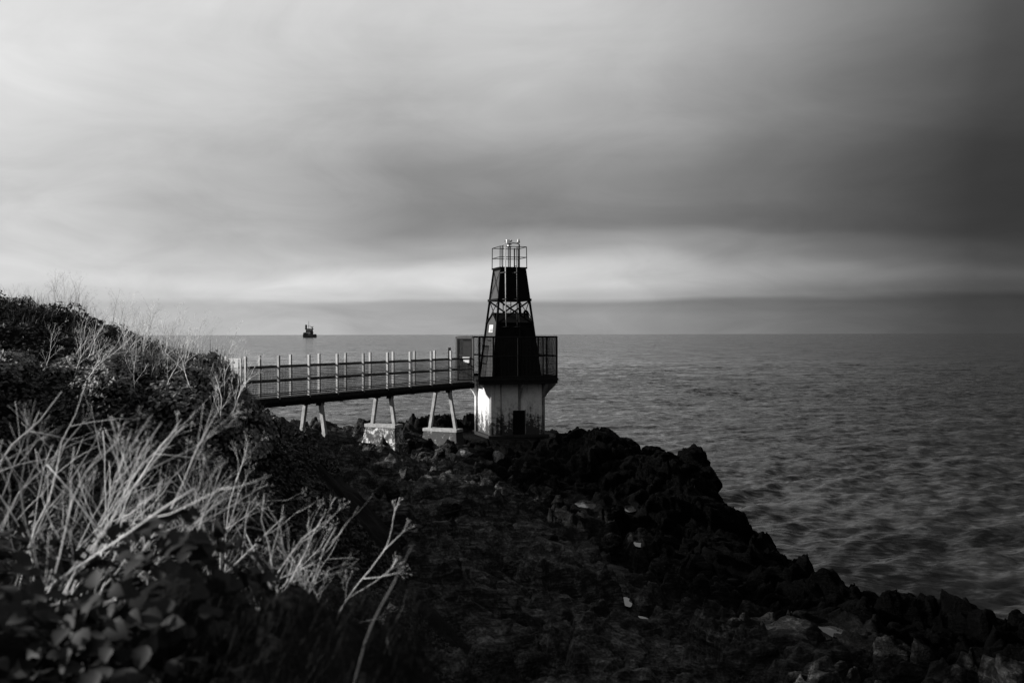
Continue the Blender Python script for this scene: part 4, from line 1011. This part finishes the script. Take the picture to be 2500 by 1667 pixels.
def tussock():
    a, b = ellipsoid_points(14000, (-0.72, 2.95, EYE - 1.42), (0.70, 0.85, 0.62), 71, 0.0)
    o = blades(a, nrng.uniform(0.08, 0.22, len(a)), (0.15, -0.15, -1.1), 'grass_tussock', M['tussock'], 12, 0.0008, 1.5)
    tag(o, 'soft dark grass tussock at the bottom beside the bramble bush', 'grass', kind='stuff')
    q = MB(); import bmesh
    for c, r3 in (((-0.72, 2.95, EYE - 1.42), (0.70, 0.85, 0.62)),):
        bm = bmesh.new(); bmesh.ops.create_icosphere(bm, subdivisions=4, radius=1.0)
        v = np.array([w.co[:] for w in bm.verts]); k = 0.90 + 0.2 * fbm(v[:, 0] * 2.2, v[:, 1] * 2.2, v[:, 2] * 2.2, 3, 71)
        q.add([(w[0] * r3[0] * j + c[0], w[1] * r3[1] * j + c[1], w[2] * r3[2] * j + c[2]) for w, j in zip(v, k)], [tuple(w.index for w in f.verts) for f in bm.faces]); bm.free()
    tag(q.build('turf_hummock', M['soil'], None, smooth=True), kind='structure')
tussock()

# ------------------------------------------------------------------ dead flower stalks
def arc(p, d, length, n, bend, r):
    """a bent run of points starting at p heading d"""
    pts = [p.copy()]; d = d.normalized()
    for i in range(n):
        d = (d + bend / n + Vector((r.gauss(0, .12), r.gauss(0, .12), r.gauss(0, .07)))).normalized(); pts.append(pts[-1] + d * length / n)
    return pts, d
def side_dir(d, ang, az):
    d = d.normalized(); ref = Vector((0, 0, 1)) if abs(d.z) < 0.9 else Vector((1, 0, 0)); x = d.cross(ref).normalized(); y = d.cross(x)
    return d * math.cos(ang) + (x * math.cos(az) + y * math.sin(az)) * math.sin(ang)
def umbel(mb, p, d, size, r, rays=7, rr=0.0009):
    for k in range(rays):
        q = side_dir(d, r.uniform(0.2, 0.75), 6.283 * k / rays + r.uniform(-.3, .3)); e = p + q * size * r.uniform(0.7, 1.1)
        mb.tube([p, p + q * size * 0.5 + d * size * 0.08, e], [rr, rr * 0.8, rr * 0.7], 3, False)
        for j in range(3):
            g = side_dir(q, r.uniform(0.2, 0.7), j * 2.1 + r.random()); mb.tube([e, e + g * size * 0.22], [rr * 0.6, rr * 0.9], 3, False)
def stalk_parts(seed, h, r0, nb, spread, umb, sides=5):
    """returns the stem mesh builder and one builder per side branch, rooted at the origin"""
    r = random.Random(seed); stem = MB(); br = []
    pts, d = arc(Vector((0, 0, -0.05)), Vector((r.gauss(0, .08), r.gauss(0, .08), 1)), h, 8, Vector((r.gauss(0.1, .2), r.gauss(0, .2), 0)), r)
    stem.tube(pts, [r0 * (1 - 0.62 * i / 8) for i in range(9)], sides)
    if umb: umbel(stem, pts[-1], d, 0.07 * h, r, 5, r0 * 0.13)
    for k in range(nb):
        t = 0.28 + 0.66 * (k + r.random() * 0.6) / nb; i = min(7, int(t * 8)); p = pts[i].lerp(pts[i + 1], t * 8 - i); dd = (pts[i + 1] - pts[i]).normalized()
        q = side_dir(dd, r.uniform(0.45, 0.8) * spread, 2.4 * k + r.uniform(-.4, .4)); ln = h * r.uniform(0.24, 0.46) * (1.15 - t * 0.5)
        mb = MB(); bp, bd = arc(p, q, ln, 5, Vector((0, 0, r.uniform(0.0, 0.5))), r); rb = r0 * (1 - 0.6 * t) * 0.62
        mb.tube(bp, [rb * (1 - 0.55 * j / 5) for j in range(6)], max(3, sides - 1))
        for m in range(r.choice((1, 2, 2, 3))):
            j = r.randrange(2, 5); q2 = side_dir(bp[j] - bp[j - 1], r.uniform(0.4, 0.8), r.uniform(0, 6.28)); cp, cd = arc(bp[j], q2, ln * r.uniform(0.3, 0.6), 3, Vector((0, 0, 0.3)), r)
            mb.tube(cp, [rb * 0.55, rb * 0.48, rb * 0.42, rb * 0.34], 3)
            if umb and r.random() < 0.8: umbel(mb, cp[-1], cd, 0.05 * h, r, 4, r0 * 0.11)
        if umb: umbel(mb, bp[-1], bd, 0.06 * h, r, 5, r0 * 0.11)
        br.append(mb)
    return stem, br
def near_proto(seed, h, r0, nb, spread, umb, mat):
    s, b = stalk_parts(seed, h, r0, nb, spread, umb, 6)
    o = s.build('dead_stalk', mat, None, smooth=True); o['height'] = h
    for m in b: m.build('side_branch', mat, o, smooth=True)
    return o
def far_proto(seed, h, r0, nb, spread, mat):
    s, b = stalk_parts(seed, h, r0, nb, spread, True, 4)
    for m in b: s.add(m.v, m.f)
    return s.build('dead_stalk', mat, None, smooth=True)
used = set()
def plant(proto, loc, lean, rz, scale, label, group):
    """first use moves the prototype itself, later ones copy it with its branches"""
    if proto.name in used: o = copy_tree(proto)
    else: o = proto; used.add(proto.name)
    o.location = loc
    o.matrix_world = Matrix.Translation(loc) @ Vector((0, 0, 1)).rotation_difference(Vector(lean).normalized()).to_matrix().to_4x4() @ Matrix.Rotation(rz, 4, 'Z') @ Matrix.Scale(scale, 4)
    return tag(o, label, 'dead plant', group)

def ground(x, y): return float(bank_height(np.array([x]), np.array([y]))[0])

NEAR = [near_proto(100 + i, h, r0, nb, sp, i % 2 == 0, M['stalk'] if i % 3 else M['stalk_grey']) for i, (h, r0, nb, sp) in enumerate([(0.75, 0.0031, 4, 1.05), (0.9, 0.0040, 4, 1.1), (0.65, 0.0026, 4, 1.3), (0.8, 0.0030, 5, 1.15), (0.7, 0.0022, 4, 1.0), (0.95, 0.0034, 5, 1.25)])]
YST = [near_proto(140 + i, 0.72, 0.0036, 5, 1.0, True, M['stalk']) for i in range(2)]
MIDP = [near_proto(160 + i, h, 0.0060, nb, 0.85, True, M['stalk']) for i, (h, nb) in enumerate([(0.95, 5), (1.05, 6), (0.85, 5), (1.1, 7)])]
FARP = [far_proto(180 + i, h, 0.0050, nb, 0.8, M['stalk_grey']) for i, (h, nb) in enumerate([(0.9, 6), (1.1, 7), (0.75, 6), (1.2, 8), (0.85, 5), (1.0, 7)])]

def rooted(protos, pxt, rowt, Y, lean, label, group):
    """root a stalk in the bank so that its tip comes about photo position pxt, rowt"""
    t = P(pxt, rowt, Y); x, y = t.x, Y
    for _ in range(4):
        g = ground(x, y) - 0.02; hgt = max(0.2, t.z - g); x = t.x - lean[0] * hgt * 0.8; y = Y - lean[1] * hgt * 0.8
    k = rng.randrange(len(protos)); ln = Vector((lean[0], lean[1], 1)).length
    plant(protos[k], Vector((x, y, g)), (lean[0], lean[1], 1), rng.uniform(0, 6.28), hgt * ln * 0.92 / protos[k]['height'], label, group)
# left sheaf, very close: sweeping up to the right
for i in range(18):
    pxt = rng.uniform(-40, 340)
    rooted(NEAR, pxt, 775 + rng.uniform(0, 300) + (60 if pxt > 200 else 0), rng.uniform(3.0, 4.4), (rng.uniform(-0.1, 0.85), rng.uniform(-0.2, 0.25)), 'blurred pale dead stalk among the close ones at the left edge', 'stalks at the left edge')
# middle sheaf
for i in range(22):
    pxt = rng.uniform(280, 790)
    rooted(NEAR, pxt, 950 + max(0, pxt - 360) * 0.42 + rng.uniform(0, 170), rng.uniform(3.9, 5.3), (rng.uniform(-0.3, 0.95), rng.uniform(-0.2, 0.25)), 'pale dead branching stalk in the thick sheaf above the bramble bush', 'stalks above the bramble bush')
for px, py, Y, ln, lab in ((830, 1165, 4.4, (0.20, 0), 'forked pale dead stalk standing alone at the right edge of the sheaf'), (705, 1130, 4.4, (0.30, 0), 'dead stalk with spread branches just left of the lone forked stalk'),
                           (760, 1200, 4.8, (0.6, 0), 'dead stalk leaning far right above the grass tussock'), (880, 1400, 4.6, (0.9, 0), 'short thin stalk leaning over at the foot of the lone forked stalk')):
    rooted(YST, px, py, Y, ln, lab, None)
# one long thin stem rising from the bottom edge
def long_stem(px0, py0, px1, py1, Y, r, label):
    a, b = P(px0, py0, Y), P(px1, py1, Y + 0.1); pts = [a.lerp(b, i / 8) + Vector((0.003 * math.sin(i * 1.3) - 0.02 * math.sin(math.pi * i / 8), 0, 0)) for i in range(9)]
    mb = MB().tube(pts, [r * (1 - 0.5 * i / 8) for i in range(9)], 6)
    q = pts[5]; mb.tube([q, q + Vector((0.035, 0, 0.06)), q + Vector((0.05, 0.01, 0.12))], [r * 0.4, r * 0.35, r * 0.25], 4)
    tag(mb.build('bare_stem', M['dull_stem'], None, smooth=True), label, 'dead plant')
long_stem(845, 1720, 1008, 1330, 2.6, 0.0026, 'long single bare stem rising from the bottom edge')
long_stem(950, 1600, 975, 1500, 2.9, 0.002, 'short thin stem beside the long bare stem')
# on the crest of the near mound
for i in range(34):
    px = rng.choice((rng.uniform(90, 330), rng.uniform(330, 575), rng.uniform(380, 560))); Y = rng.uniform(12.9, 15.0); x = (px - CX) / FPX * Y; z = ground(x, Y)
    plant(MIDP[rng.randrange(4)], Vector((x, Y, z)), (rng.uniform(-0.25, 0.6), rng.uniform(-0.2, 0.2), 1), rng.uniform(0, 6.28), rng.uniform(0.6, 1.0), ('pale dead umbel stalk on the left part of the near mound' if px < 240 else 'pale dead umbel stalk on the middle of the near mound' if px < 430 else 'pale dead umbel stalk on the near mound close to the bridge gate'), 'stalks on the near mound')
# thin haze of stalks along the back hill
for i in range(95):
    px = rng.choice((rng.uniform(130, 420), rng.uniform(180, 520), rng.uniform(0, 200))); Y = rng.uniform(21, 25.5); x = (px - CX) / FPX * Y; z = ground(x, Y)
    plant(FARP[rng.randrange(6)], Vector((x, Y, z + 0.05)), (rng.uniform(-0.15, 0.45), rng.uniform(-0.2, 0.2), 1), rng.uniform(0, 6.28), rng.uniform(0.5, 1.05) * (0.6 if px < 130 else 1), ('thin grey dead stalk on the highest left end of the back hill' if px < 170 else 'thin grey dead stalk on the sloping middle of the back hill' if px < 340 else 'thin grey dead stalk on the low right end of the back hill'), 'stalks on the back hill')
for o in NEAR + YST + MIDP + FARP:
    if o.name not in used:
        for c in list(o.children): bpy.data.objects.remove(c)
        bpy.data.objects.remove(o)
